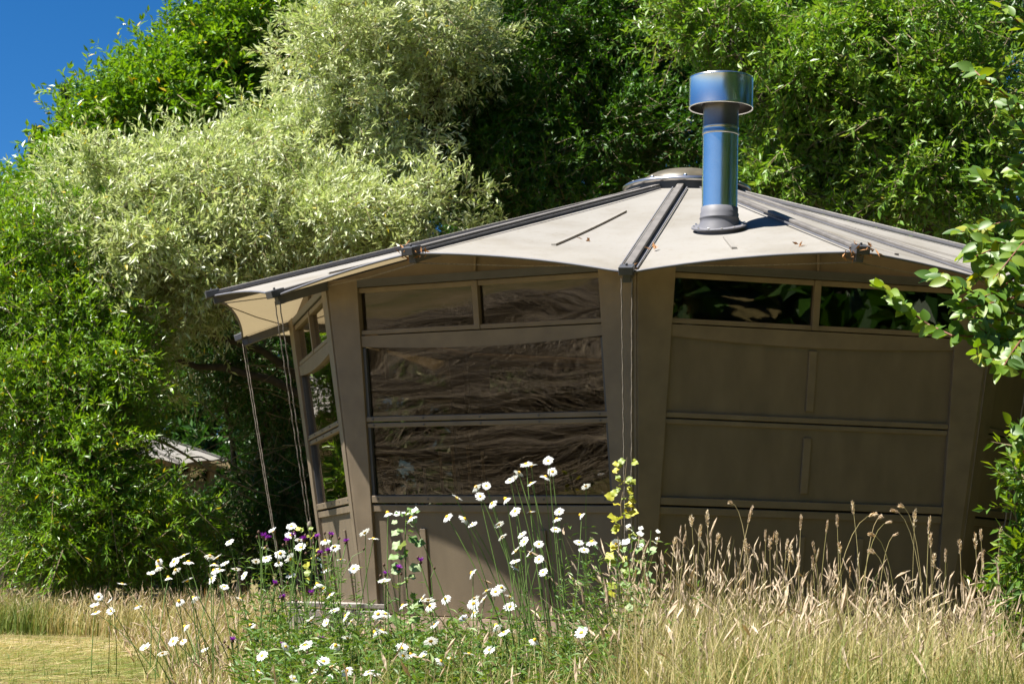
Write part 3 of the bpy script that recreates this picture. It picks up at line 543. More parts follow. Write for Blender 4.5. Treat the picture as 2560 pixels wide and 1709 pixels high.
# pale little tree tip at the far left edge
tree('grey_tree', 'small grey-green tree top at the skyline edge behind the willow', 'tree', G(20, 31),
     [(35, 510, 30, 75, 55, 0.9, 4), (-30, 590, 30, 120, 80, 1.0, 5)], 'pale', 90, 14, 0.4, 12, 0.10, 0.028, trunk_r=0.12, nlimb=12)
# dark trees behind the middle
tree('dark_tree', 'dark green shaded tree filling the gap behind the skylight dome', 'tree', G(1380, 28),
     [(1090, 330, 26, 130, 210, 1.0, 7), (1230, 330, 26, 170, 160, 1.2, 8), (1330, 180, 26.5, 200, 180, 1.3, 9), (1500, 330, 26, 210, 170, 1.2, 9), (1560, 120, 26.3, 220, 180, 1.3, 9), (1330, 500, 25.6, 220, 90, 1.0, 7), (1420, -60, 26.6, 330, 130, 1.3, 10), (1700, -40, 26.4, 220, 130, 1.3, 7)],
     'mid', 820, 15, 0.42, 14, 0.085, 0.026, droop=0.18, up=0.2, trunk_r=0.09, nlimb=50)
# right hand tree above and behind the chimney
tree('leafy_tree', 'light green leafy tree overhanging behind the chimney and right roof slope', 'tree', G(2250, 23.5),
     [(1800, 60, 21.3, 155, 67, 1.0, 6), (2020, 190, 21, 164, 67, 1.0, 8), (2230, 60, 20.8, 213, 97, 1.2, 9), (2150, 330, 21, 213, 82, 1.0, 9), (1960, 430, 21.2, 90, 82, 0.8, 4), (2420, 260, 20.6, 180, 127, 1.1, 9), (2370, 480, 20.6, 213, 90, 1.0, 7), (2120, 540, 21, 131, 37, 0.8, 3)],
     'pale', 250, 26, 0.42, 12, 0.092, 0.033, droop=0.20, up=0.05, trunk_r=0.2, nlimb=44, leafout=0.9)
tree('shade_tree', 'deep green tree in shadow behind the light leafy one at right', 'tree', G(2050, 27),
     [(1900, 330, 25.3, 230, 200, 1.2, 9), (2150, 420, 25.3, 260, 170, 1.2, 9), (2400, 350, 25.3, 260, 240, 1.2, 9), (2000, 80, 25.8, 300, 180, 1.4, 9), (2400, 60, 25.3, 260, 190, 1.4, 8), (1750, 200, 26.3, 160, 220, 1.2, 6), (2200, -170, 22.5, 420, 110, 2.0, 9), (2450, 600, 24.8, 220, 120, 1.1, 5), (2550, 900, 23.8, 160, 250, 1.2, 6)],  # forward lobe above the view is added to shade the foliage below
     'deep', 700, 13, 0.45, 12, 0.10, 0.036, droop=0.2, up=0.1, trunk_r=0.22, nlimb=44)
# undergrowth and backing trees
tree('understory_bush', 'shadowed bush of bare twigs and dull leaves beneath the silvery willow', 'bush', G(620, 25.5),
     [(560, 900, 24.5, 170, 60, 0.8, 5), (680, 1000, 24.8, 150, 100, 0.8, 5), (690, 1260, 24.5, 120, 110, 0.8, 7), (470, 1340, 24, 130, 60, 0.7, 5), (780, 1150, 25, 120, 150, 0.8, 5)],
     'deep', 260, 13, 0.4, 11, 0.085, 0.024, droop=0.2, up=0.1, trunk_r=0.1, nlimb=60)
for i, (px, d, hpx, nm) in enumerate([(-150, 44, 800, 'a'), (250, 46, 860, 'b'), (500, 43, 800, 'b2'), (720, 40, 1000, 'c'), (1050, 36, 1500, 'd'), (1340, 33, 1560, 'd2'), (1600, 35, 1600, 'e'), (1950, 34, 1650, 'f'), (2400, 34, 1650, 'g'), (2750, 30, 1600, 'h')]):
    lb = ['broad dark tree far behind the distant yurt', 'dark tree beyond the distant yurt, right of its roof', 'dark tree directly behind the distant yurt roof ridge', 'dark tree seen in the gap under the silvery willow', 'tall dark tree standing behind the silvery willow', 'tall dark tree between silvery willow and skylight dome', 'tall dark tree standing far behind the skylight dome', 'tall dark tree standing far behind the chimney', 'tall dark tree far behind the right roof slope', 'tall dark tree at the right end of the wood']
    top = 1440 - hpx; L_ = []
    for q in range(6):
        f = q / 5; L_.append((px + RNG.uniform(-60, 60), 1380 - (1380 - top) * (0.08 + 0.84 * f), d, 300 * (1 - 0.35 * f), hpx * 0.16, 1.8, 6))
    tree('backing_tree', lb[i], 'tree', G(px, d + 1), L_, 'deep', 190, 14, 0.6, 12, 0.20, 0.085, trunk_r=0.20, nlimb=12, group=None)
side = [(4.2, -15, 'tall tree behind the viewpoint nearest the meadow middle'), (7.2, -12.5, 'second tall tree of the row behind the viewpoint'), (7.8, -8.5, 'third tall tree of the meadow-side row'), (7.6, -4.2, 'fourth tall tree of the meadow-side row'), (7.4, 0.2, 'fifth tall tree of the meadow-side row'), (7.3, 4.6, 'sixth tall tree of the meadow-side row'), (7.4, 9.0, 'seventh tall tree of the meadow-side row beside the shrub'), (7.8, 13.4, 'eighth tall tree of the meadow-side row level with the yurt'), (9.0, 18, 'last tall tree of the meadow-side row behind the yurt')]
for i, (x_, y_, lb) in enumerate(side):
    T_ = thing('meadow_side_tree', (x_, y_, 0), lb, 'tree'); lob = [((x_ + RNG.uniform(-0.8, 0.8), y_ + RNG.uniform(-1, 1), 1.1 + 1.7 * q), (2.9 - 0.2 * q, 3.2 - 0.2 * q, 1.5), 5) for q in range(7)]
    leaf, twg, cl = crown_shoots(lob, 170, 9, 0.8, 9, 0.36, 0.22, 0.1, 0.2)
    o = link('crown', np_mesh('crown', leaf[0], leaf[1], 'deep', leaf[2]), T_); o['kind'] = 'stuff'
    mb = MB(); limb(mb, (x_, y_, 0), (x_, y_, 7), 0.25, 0.06, 0.03, 8, 8); mb.build('trunk', 'bark', T_)
T_ = thing('added_shade_bush', (4.9, 13.2, 0), 'added unseen dark bush that darkens the right side of the yurt', 'bush')  # out of view, added to darken the wall it faces
leaf, twg, cl = crown_shoots([((4.9, 13.2, 1.2), (0.8, 1.8, 1.2), 5), ((5.2, 14.0, 2.6), (1.0, 2.0, 1.3), 5)], 200, 10, 0.4, 10, 0.10, 0.045, 0.1, 0.2)
o = link('crown', np_mesh('crown', leaf[0], leaf[1], 'deep', leaf[2]), T_); o['kind'] = 'stuff'; mb = MB(); limb(mb, (4.9, 13.2, 0), (5.1, 13.8, 2.4), 0.06, 0.02, 0.05, 6, 6); mb.build('stem', 'bark', T_)
# conifer tips peeking over the skyline
def fir(px, py, d, w_px, label):
    top = at(px, py, d); T_ = thing('fir_tree', (top.x, d, 0), label, 'conifer'); mb = MB(); mb.tube([(top.x, d, 0), (top.x, d, top.z * 0.6), tuple(top)], [0.16, 0.09, 0.012], 7); mb.build('trunk', 'bark', T_)
    n = 9000; z = RNG.uniform(0.35, 1, n) ** 0.7; zz = z * top.z; rr = (1 - z) * w_px * d / F * 3 * RNG.uniform(0, 1, n) ** 0.6 + 0.02; an = RNG.uniform(0, 2 * PI, n)
    P = np.stack([top.x + rr * np.cos(an), d + rr * np.sin(an), zz - rr * 0.25], 1); dr = np.stack([np.cos(an), np.sin(an), np.full(n, 0.5)], 1) + RNG.normal(0, 0.4, (n, 3))
    Vv, T = kites(P, dr, RNG.normal(0, 1, (n, 3)), RNG.uniform(0.1, 0.22, n), np.full(n, 0.03)); o = link('crown', np_mesh('crown', Vv, T, 'fir', np.repeat(RNG.uniform(0, 1, n), 4)), T_); o['kind'] = 'stuff'
fir(492, 30, 50, 45, 'dark conifer tip poking above the bright green tree')
fir(165, 215, 50, 60, 'dark conifer on the skyline, lower of the two')
fir(95, 320, 51, 60, 'dull conifer at the foot of the skyline slope')
# dead branches in the gap left of the yurt
def dead(label, pts_list):
    p0 = pts_list[0][0]; T_ = thing('dead_branch', tuple(at(*p0)), label, 'branch')
    for pts, r in pts_list_iter(pts_list):
        mb = MB(); P = [at(*p) for p in pts]; Q = []
        for i in range(len(P) - 1):
            for t in (0, 0.33, 0.66): Q.append(P[i].lerp(P[i + 1], t) + Vector(RNG.normal(0, 0.012, 3)))
        Q.append(P[-1]); mb.tube(Q, [r * (1 - 0.8 * i / (len(Q) - 1)) for i in range(len(Q))], 5); mb.build('stick', 'twig', T_)
def pts_list_iter(L): return [(l, 0.020 if i < 1 else 0.010) for i, l in enumerate(L)]
dead('forked dead limb crossing in front of the distant yurt roof', [[(330, 1060, 21.2), (460, 1140, 21.5), (600, 1210, 22), (700, 1240, 22.5)], [(400, 1210, 21.4), (520, 1160, 21.7), (640, 1130, 22), (720, 1110, 22.4)], [(470, 1145, 21.5), (560, 1150, 21.4), (640, 1190, 21.4)], [(560, 1190, 21.8), (500, 1230, 21.6), (430, 1300, 21.5)]])
for j in range(22):
    x0, y0 = RNG.uniform(480, 760), RNG.uniform(880, 1280)
    if j == 0: TW = thing('dead_twigs', tuple(at(620, 1100, 22)), 'tangle of pale dead twigs in the shade behind the guy ropes', 'twigs')
    a = RNG.uniform(-0.6, 0.9); ln = RNG.uniform(60, 190); d = RNG.uniform(21.5, 23.8); cv = RNG.uniform(-40, 60)
    P = [at(x0 + math.cos(a) * ln * t, y0 + math.sin(a) * ln * t + cv * t * t, d + 0.4 * t) for t in (0, 0.2, 0.4, 0.6, 0.8, 1.0)]
    mb = MB(); mb.tube(P, [0.0055 * (1 - 0.7 * t / 5) for t in range(6)], 4); mb.build('twig', 'twig', TW)

# ---------------------------------------------------------------- near shrub with large leaves at right
def leaf_big(name, L, W, curl, m='near', n=6):
    mb = MB(); vs = []; ts = [i / n for i in range(n + 1)]
    for t in ts:
        h = W * 0.5 * (math.sin(PI * min(1, t ** 0.85)) ** 0.75 if 0 < t < 1 else 0.02); z = -curl * L * t * t
        vs += [(-h, t * L, z + h * 0.28), (0, t * L, z), (h, t * L, z + h * 0.28)]
    fs = []
    for i in range(n):
        a = i * 3; fs += [(a, a + 1, a + 4, a + 3), (a + 1, a + 2, a + 5, a + 4)]
    mb.add(vs, fs); return mb
def big_variants(m, L, W, nv, vals):
    out = []
    for i in range(nv):
        me = leaf_big('leaf', L * RNG.uniform(0.8, 1.2), W * RNG.uniform(0.8, 1.2), RNG.uniform(0.05, 0.3)).mesh('leaf', m, True)
        a = me.attributes.new('rnd', 'FLOAT', 'POINT'); a.data.foreach_set('value', np.full(len(me.vertices), vals[i % len(vals)], np.float32)); out.append(me)
    return out
def place_leaf(me, p, d, up, parent, name='leaf'):
    d = Vector(d).normalized(); x = d.cross(Vector(up)).normalized(); z = x.cross(d)
    o = bpy.data.objects.new(name, me); COL.objects.link(o); M4 = Matrix((x, d, z)).transposed().to_4x4(); M4.translation = Vector(p)
    o.parent = parent; o.matrix_parent_inverse = parent.matrix_world.inverted(); o.matrix_world = M4
    return o
SV = big_variants('near', 0.072, 0.042, 24, [0.2, 0.4, 0.55, 0.7, 0.8, 0.45, 0.3, 0.6, 0.75, 0.5, 0.84, 0.35, 0.65, 0.42, 0.25, 0.83, 0.5, 0.15, 0.66, 0.78, 0.93, 0.6, 0.48, 0.7])
SHR = thing('leafy_shrub', (2.6, 8.6, 0), 'tall shrub with large rounded leaves on red twigs before the right roof', 'shrub')
twigs_px = [  # twig polylines in photograph pixels, then depth
    ([(2700, 900), (2560, 855), (2470, 842), (2380, 838), (2320, 810), (2260, 765), (2205, 715)], 8.6),
    ([(2600, 800), (2520, 780), (2430, 730), (2370, 700), (2325, 690)], 8.5),
    ([(2640, 760), (2560, 720), (2500, 715), (2450, 690), (2400, 730)], 8.7),
    ([(2640, 620), (2560, 545), (2510, 505), (2460, 452), (2440, 425)], 8.8),
    ([(2560, 545), (2490, 560), (2440, 575), (2400, 580)], 8.8),
    ([(2660, 700), (2580, 640), (2520, 610), (2460, 600), (2410, 640)], 8.6),
    ([(2640, 860), (2540, 890), (2480, 900), (2440, 885)], 8.4),
    ([(2620, 930), (2540, 905), (2500, 870), (2455, 860)], 8.5),
    ([(2640, 300), (2560, 270), (2510, 235), (2450, 190), (2420, 160)], 8.7),
    ([(2640, 420), (2560, 330), (2530, 290), (2515, 250)], 8.9),
    ([(2640, 130), (2580, 90), (2540, 50), (2500, 20)], 8.8),
    ([(2600, 690), (2540, 660), (2500, 650), (2470, 670)], 8.9),
    ([(2600, 770), (2550, 790), (2500, 800), (2440, 795), (2400, 780)], 8.8),
    ([(2620, 1180), (2590, 1160), (2560, 1130), (2525, 1060)], 8.3),
    ([(2660, 560), (2580, 580), (2530, 640), (2490, 690)], 8.4), ([(2640, 840), (2570, 820), (2520, 830), (2470, 850)], 8.7), ([(2640, 480), (2580, 470), (2545, 440)], 8.6), ([(2600, 730), (2530, 745), (2470, 760), (2420, 770), (2380, 760)], 8.5), ([(2600, 660), (2540, 690), (2490, 730), (2450, 745)], 8.6), ([(2620, 590), (2550, 600), (2490, 620), (2440, 640)], 8.7), ([(2620, 870), (2560, 860), (2500, 855), (2450, 820)], 8.6), ([(2600, 820), (2560, 840), (2530, 880), (2500, 930)], 8.4), ([(2620, 360), (2570, 390), (2540, 430)], 8.7)]
li = 0
for pts, d in twigs_px:
    P = [at(x, y, d + 0.10 * math.sin(i * 1.7)) for i, (x, y) in enumerate(pts)]
    tg = MB(); tg.tube(P, [0.0065 * (1 - 0.65 * i / (len(P) - 1)) for i in range(len(P))], 5); B_ = tg.build('twig', 'redtwig', SHR)
    acc = 0; tot = sum((P[i + 1] - P[i]).length for i in range(len(P) - 1)); n = max(7, int(tot / 0.015)); side = 1
    for q in range(n + 1):
        s = tot * (q / n); i = 0
        while i < len(P) - 2 and s > (P[i + 1] - P[i]).length: s -= (P[i + 1] - P[i]).length; i += 1
        e = (P[i + 1] - P[i]).normalized(); p = P[i] + e * s; side = -side
        lat = e.cross(Vector((0, -0.6, 0.8))).normalized() * side
        dd = e * RNG.uniform(0.3, 0.8) + lat * RNG.uniform(0.5, 1.0) + Vector(RNG.normal(0, 0.28, 3)) + Vector((0, 0, -0.12))
        if q == n: dd = e
        place_leaf(SV[int(RNG.integers(len(SV)))], p, dd, Vector((-0.25, -0.75, 0.7)) + Vector(RNG.normal(0, 0.45, 3)), SHR); li += 1
mb = MB(); limb(mb, (2.75, 8.8, 0), (2.72, 8.75, 2.6), 0.035, 0.015, 0.05, 8, 7); mb.build('stem', 'redtwig', SHR)
# pointed-leaf bush at the lower right
T7 = thing('green_bush', (at(2600, 1400, 8.8).x, 8.8, 0), 'fresh green bush with pointed leaves at the edge of the seeding grass', 'bush')
lb = []
for (px, py, d, rx, rz, ry, wgt) in [(2640, 1250, 8.8, 110, 130, 0.22, 8), (2640, 1400, 8.7, 105, 100, 0.22, 8), (2640, 1130, 8.9, 80, 70, 0.18, 3), (2580, 1500, 8.9, 80, 70, 0.2, 4)]:
    c = at(px, py, d); s = d / F; lb.append((tuple(c), (rx * s, ry, rz * s), wgt))
leaf, twg, cl = crown_shoots(lb, 95, 5, 0.13, 8, 0.062, 0.023, 0.1, 0.35, spread=0.08, leafout=0.8)
o = link('leaves', np_mesh('leaves', leaf[0], leaf[1], 'near', np.clip(leaf[2], 0, 0.85)), T7); o['kind'] = 'stuff'
o = link('twigs', np_mesh('twigs', twg[0], twg[1], 'twig'), T7); o['kind'] = 'stuff'
mb = MB(); limb(mb, (T7.location.x, 8.8, 0), lb[0][0], 0.02, 0.008, 0.05, 6, 6); mb.build('stem', 'twig', T7)

# ================================================================== meadow
def blades(n, xy, h, lean, wd, rn0, rn1, K=4):
    x, y = xy; az = RNG.uniform(0, 2 * PI, n); ln = RNG.normal(0, 1, n) * lean; k = np.linspace(0, 1, K)[None, :]
    P = np.stack([x[:, None] + (np.cos(az) * ln * h)[:, None] * k ** 1.8, y[:, None] + (np.sin(az) * ln * h)[:, None] * k ** 1.8, h[:, None] * k * (1 - 0.12 * np.abs(ln)[:, None] * k)], -1)
    a2 = RNG.uniform(0, PI, n); side = np.stack([np.cos(a2), np.sin(a2), np.zeros(n)], -1)
    Vv, T = ribbons(P, wd, side); rn = np.clip(rn0[:, None] + (rn1 - rn0)[:, None] * k, 0, 1); return Vv, T, np.repeat(rn, 2, 1).reshape(-1), P[:, -1], P[:, -1] - P[:, -2]
def scatter(n, x0, x1, y0, y1, keep=None):
    x = RNG.uniform(x0, x1, n); y = RNG.uniform(y0, y1, n)
    yur = (x - CX) ** 2 + (y - CY) ** 2 > 2.62 ** 2
    k = yur if keep is None else (yur & keep(x, y)); return x[k], y[k]
def noise2(x, y, s): return 0.5 + 0.25 * (np.sin(x * s + 1.3 * np.sin(y * s * 0.7)) + np.sin(y * s * 1.3 + 2.1 * np.sin(x * s * 0.6 + 1)))
def spindles(tip, d, L, W):
    n = len(tip); d = unit(d); up = np.tile([0, 0, 1.0], (n, 1)); a = unit(np.cross(d, up + RNG.normal(0, 0.3, (n, 3)))); b = np.cross(d, a); bend = RNG.normal(0, 0.10, (n, 3)); bend[:, 2] -= 0.06
    rings = [(0.0, 0.10), (0.22, 0.85), (0.5, 1.0), (0.78, 0.62), (1.0, 0.06)]; V_ = []
    for t, r in rings:
        c = tip + d * (L * (t - 0.75))[:, None] + bend * (L * t * t)[:, None]
        rr = W * 0.5 * r * (1 + 0.35 * RNG.uniform(-1, 1, n))
        for q in range(4):
            an = PI / 2 * q + t * 2.0; V_.append(c + (a * math.cos(an) + b * math.sin(an)) * (rr * RNG.uniform(0.7, 1.3, n))[:, None])
    Vv = np.stack(V_, 1).reshape(-1, 3); o_ = (np.arange(n) * 20)[:, None]; F_ = []
    for i in range(4):
        for q in range(4):
            x0, x1, y0, y1 = i * 4 + q, i * 4 + (q + 1) % 4, i * 4 + 4 + q, i * 4 + 4 + (q + 1) % 4; F_ += [[x0, x1, y1], [x0, y1, y0]]
    T = (o_[:, :, None] + np.array(F_)[None]).reshape(-1, 3); return Vv, T
def meadow(name, label, areas, seedfrac, seedL=0.08):
    bl, sd = [], []
    for (n, x0, x1, y0, y1, h0, h1, lean, w0, c0, c1, sf, keep) in areas:
        x, y = scatter(n, x0, x1, y0, y1, keep); m_ = len(x); nz = noise2(x, y, 2.2); h = (h0 + (h1 - h0) * RNG.beta(2.2, 2.2, m_)) * (0.8 + 0.4 * nz) * np.clip(0.30 + (x - lawn_edge(y)) / 1.1, 0.30, 1.0)
        vv = RNG.normal(0, 0.17, m_) + 0.5 * (noise2(x, y, 3.7) - 0.5); a = np.clip(c0 + vv, 0, 1); b = np.clip(c1 + vv + RNG.normal(0, 0.08, m_), 0, 1)
        Vv, T, R, tip, dr = blades(m_, (x, y), h, lean, np.full(m_, w0) * RNG.uniform(0.6, 1.4, m_), a, b); bl.append((Vv, T, R))
        pick = RNG.uniform(0, 1, m_) < sf
        if pick.sum():
            L = seedL * RNG.uniform(0.6, 1.35, pick.sum()); sV, sT = spindles(tip[pick], dr[pick], L, L * RNG.uniform(0.085, 0.135, len(L))); sd.append((sV, sT, np.repeat(RNG.beta(2, 2, pick.sum()), 20)))
    Vv, T, R = merge(bl); o = link(name, np_mesh(name, Vv, T, 'grass', R)); tag(o, label, 'grass', kind='stuff')
    if sd:
        Vv, T, R = merge(sd); s = link('seed_heads', np_mesh('seed_heads', Vv, T, 'seed', R), o); s['kind'] = 'stuff'
    return o
notlawn = lambda x, y: ~in_lawn(x, y)
rt = lambda x, y: (x > y * 0.052) & ~in_lawn(x, y)
ctr = lambda x, y: (x <= y * 0.065) & (x > -0.16 * y) & ~in_lawn(x, y)
meadow('tall_grass', 'tall seeding straw-coloured grass in front of the solid yurt panel', [
    (9500, 0.2, 3.0, 6.6, 12.2, 0.28, 0.60, 0.42, 0.0056, 0.26, 0.68, 0.13, rt),
    (6500, 0.2, 3.0, 6.4, 12.0, 0.16, 0.46, 0.60, 0.0080, 0.10, 0.52, 0.0, rt),
    (3200, 0.2, 3.0, 6.5, 11.0, 0.18, 0.46, 0.55, 0.0075, 0.0, 0.22, 0.0, rt),
    (900, 0.45, 3.0, 8.0, 11.8, 0.44, 0.80, 0.45, 0.0046, 0.35, 0.75, 0.95, rt)], 0.3)
meadow('meadow_grass', 'shorter green and straw grass among the daisies below the window', [
    (9000, -2.4, 0.8, 6.4, 12.6, 0.14, 0.38, 0.50, 0.0072, 0.08, 0.40, 0.03, ctr),
    (2600, -2.4, 0.8, 6.4, 12.4, 0.25, 0.46, 0.40, 0.0055, 0.30, 0.65, 0.20, ctr)], 0.1)
meadow('rough_grass', 'rough pinkish straw grass between the mown lawn and the willow', [
    (11000, -4.6, -0.8, 9.0, 18.8, 0.18, 0.44, 0.50, 0.0080, 0.42, 0.80, 0.22, lambda x, y: ~in_lawn(x, y) & ~((x > -1.75) & (x < -0.7) & (y > 11.6) & (y < 14.2))),
    (9000, -8.5, -1.5, 17.4, 22.0, 0.20, 0.46, 0.50, 0.0115, 0.30, 0.68, 0.14, lambda x, y: ~in_lawn(x, y)),
    (1500, -5.0, -3.9, 17.5, 18.6, 0.2, 0.42, 0.4, 0.010, 0.05, 0.25, 0.0, None)], 0.1)
lx = lambda x, y: in_lawn(x, y)
def litter(n, x0, x1, y0, y1):
    x, y = scatter(n, x0, x1, y0, y1, lx); m_ = len(x); nz = noise2(x, y, 1.1); az = 0.9 * np.sin(x * 0.9) + 1.2 * np.sin(y * 0.7 + x * 0.4) + RNG.normal(0, 0.55, m_)
    P = np.stack([x, y, RNG.uniform(0.006, 0.022, m_)], 1); d = np.stack([np.cos(az), np.sin(az), RNG.normal(0.02, 0.1, m_)], 1)
    Vv, T = kites(P, d, np.tile([0, 0, 1.0], (m_, 1)) + RNG.normal(0, 0.3, (m_, 3)), RNG.uniform(0.06, 0.22, m_), RNG.uniform(0.003, 0.007, m_)); return Vv, T, np.repeat(np.clip(0.02 + 0.70 * nz + RNG.normal(0, 0.24, m_), 0, 1), 4)
x, y = scatter(26000, -8.5, -1.0, 8.5, 19.6, lx); m_ = len(x); nz = noise2(x, y, 0.9)
s1 = blades(m_, (x, y), RNG.uniform(0.02, 0.065, m_), 0.8, RNG.uniform(0.003, 0.006, m_), np.clip(0.05 + 0.5 * nz + RNG.normal(0, 0.12, m_), 0, 1), np.clip(0.12 + 0.6 * nz + RNG.normal(0, 0.15, m_), 0, 1), K=3)[:3]
x, y = scatter(3500, -8.5, -1.0, 8.5, 18.0, lambda x, y: in_lawn(x, y) & (noise2(x, y, 2.7) > 0.55)); m_ = len(x)
s2 = blades(m_, (x, y), RNG.uniform(0.04, 0.13, m_), 0.7, RNG.uniform(0.004, 0.008, m_), np.clip(RNG.normal(0.1, 0.1, m_), 0, 1), np.clip(RNG.normal(0.35, 0.2, m_), 0, 1), K=3)[:3]
Vv, T, R = merge([s1, s2, litter(60000, -10, -1.0, 4.0, 16.5)])
o = link('lawn_stubble', np_mesh('lawn_stubble', Vv, T, 'grass', R)); tag(o, 'short mown stubble and dry clippings on the lawn', 'grass', kind='stuff')

# flattened hay beyond the mown strip
hay_pts = [(-14, 5.0), (-3.2, 5.0), (-3.75, 13.0), (-4.2, 14.5), (-14, 14.5)]
MT['hay'] = leafmat('hay_strand', [(0.0, (0.06, 0.042, 0.02)), (0.5, (0.17, 0.125, 0.065)), (0.85, (0.34, 0.26, 0.15)), (1.0, (0.50, 0.41, 0.26))], rough=0.6, trans=0.1, spec=0.3)
MT['haybed'] = groundmat('hay_gap_shade', [(0.3, (0.035, 0.027, 0.014)), (0.5, (0.075, 0.055, 0.028)), (0.7, (0.12, 0.09, 0.05))], 3.0)  # dark ground colour stands in for shade between the hay strands
def hay_z(x, y):
    u = 0.8 * x + 1.3 * np.sin(y * 0.55) + 0.5 * np.sin(x * 0.9 + y * 0.6); e = np.clip((x + 14.5) / 1.0, 0, 1) * np.clip((np.interp(y, [5, 13, 14.5], [-3.4, -3.9, -4.4]) - x) / 0.8, 0, 1)
    return 0.010 + e * (0.10 * np.maximum(0, np.sin(u * 2.6)) ** 1.3 + 0.07 * np.maximum(0, np.sin(u * 4.7 + y * 0.8)) + 0.03 * np.sin(x * 5 + y * 3) ** 2)
gx, gy = np.meshgrid(np.linspace(-15, -3.4, 150), np.linspace(4.5, 14.5, 130)); gx = np.minimum(gx, np.interp(gy, [5, 13, 14.5], [-3.4, -3.9, -4.4])); gz = hay_z(gx, gy)
idx = (np.arange(129)[:, None] * 150 + np.arange(149)[None, :]).reshape(-1, 1); T = np.concatenate([idx + [0, 1, 151], idx + [0, 151, 150]], 1).reshape(-1, 3)
o = link('hay_bed', np_mesh('hay_bed', np.stack([gx, gy, gz], -1).reshape(-1, 3), T, 'haybed', None, True)); o['kind'] = 'structure'
n = 24000; x = RNG.uniform(-14.8, -3.4, n); y = RNG.uniform(4.6, 14.4, n); k_ = x < np.interp(y, [5, 13, 14.5], [-3.4, -3.9, -4.4]); x, y = x[k_], y[k_]; n = len(x)
ang = 1.9 + 0.7 * np.sin(x * 0.8 + 0.7 * np.sin(y * 0.9)) + 0.5 * np.sin(y * 1.3 + x * 0.5) + RNG.normal(0, 0.25, n); cur = RNG.normal(0, 0.8, n); L = RNG.uniform(0.25, 0.9, n); P = []
for q in range(5):
    t = q / 4; a_ = ang + cur * t * 0.6; X_, Y_ = x + np.cos(a_) * L * t, y + np.sin(a_) * L * t; P.append(np.stack([X_, Y_, hay_z(X_, Y_) + 0.005 + 0.035 * RNG.uniform(0, 1, n)], 1))
P = np.stack(P, 1); sd_ = np.stack([-np.sin(ang), np.cos(ang), np.zeros(n)], 1); Vv, T = ribbons(P, RNG.uniform(0.006, 0.018, n), sd_)
o = link('flattened_hay', np_mesh('flattened_hay', Vv, T, 'hay', np.repeat(RNG.uniform(0, 1, n), 10))); tag(o, 'long dry hay lying flat beyond the mown lawn, mirrored in the windows', 'hay', kind='stuff')
# herb foliage: leafy stems
def leafy_stem(mbp, base, top, n, L, W, rn=(0.2, 0.9), t0=0.15, r=0.0028, bend=None):
    base, top = Vector(base), Vector(top); bend = bend or Vector(RNG.normal(0, 0.04, 3)) * (top - base).length
    P = [base.lerp(top, t) + bend * math.sin(PI * t) for t in np.linspace(0, 1, 8)]
    t = RNG.uniform(t0, 0.97, n); pos = np.array([tuple(base.lerp(top, q) + bend * math.sin(PI * q)) for q in t]); an = RNG.uniform(0, 2 * PI, n)
    d = np.stack([np.cos(an), np.sin(an), RNG.uniform(-0.1, 0.9, n)], 1); s = (1.15 - 0.6 * t) * RNG.uniform(0.7, 1.2, n)
    Vv, T = kites(pos, d, np.tile([0, 0, 1.0], (n, 1)) + RNG.normal(0, 0.4, (n, 3)), L * s, W * s, curl=0.12); mbp.append((Vv, T, np.repeat(RNG.uniform(*rn, n), 4))); return P
# green herb understory (not countable)
hp = []
for i in range(620):
    d = RNG.uniform(6.9, 10.6); px = RNG.uniform(620, 1500) if i % 4 else RNG.uniform(1500, 2560)
    b = at(px, 1600, d); hgt = RNG.uniform(0.18, 0.50) if px < 1500 else RNG.uniform(0.15, 0.36)
    if in_lawn(np.array([b.x]), np.array([b.y]))[0]: continue
    leafy_stem(hp, (b.x, d, 0), (b.x + RNG.normal(0, 0.06), d + RNG.normal(0, 0.06), hgt), 16, 0.075, 0.018)
for i in range(150):
    px, hmax, d = (RNG.normal(1490, 70), 0.85, RNG.uniform(8.2, 9.0)) if i % 3 == 0 else ((RNG.uniform(660, 900), 0.72, RNG.uniform(8.6, 9.4)) if i % 3 == 1 else (RNG.uniform(900, 1500), 0.55, RNG.uniform(7.8, 9.2)))
    b = at(px, 1600, d); leafy_stem(hp, (b.x, d, 0), (b.x + RNG.normal(0, 0.08), d + RNG.normal(0, 0.06), hmax * RNG.uniform(0.55, 1.0)), 34, 0.060, 0.013)
Vv, T, R = merge(hp); o = link('herb_leaves', np_mesh('herb_leaves', Vv, T, 'herb', R)); tag(o, 'low green herb leaves growing among the daisies and grass', 'herbs', kind='stuff')

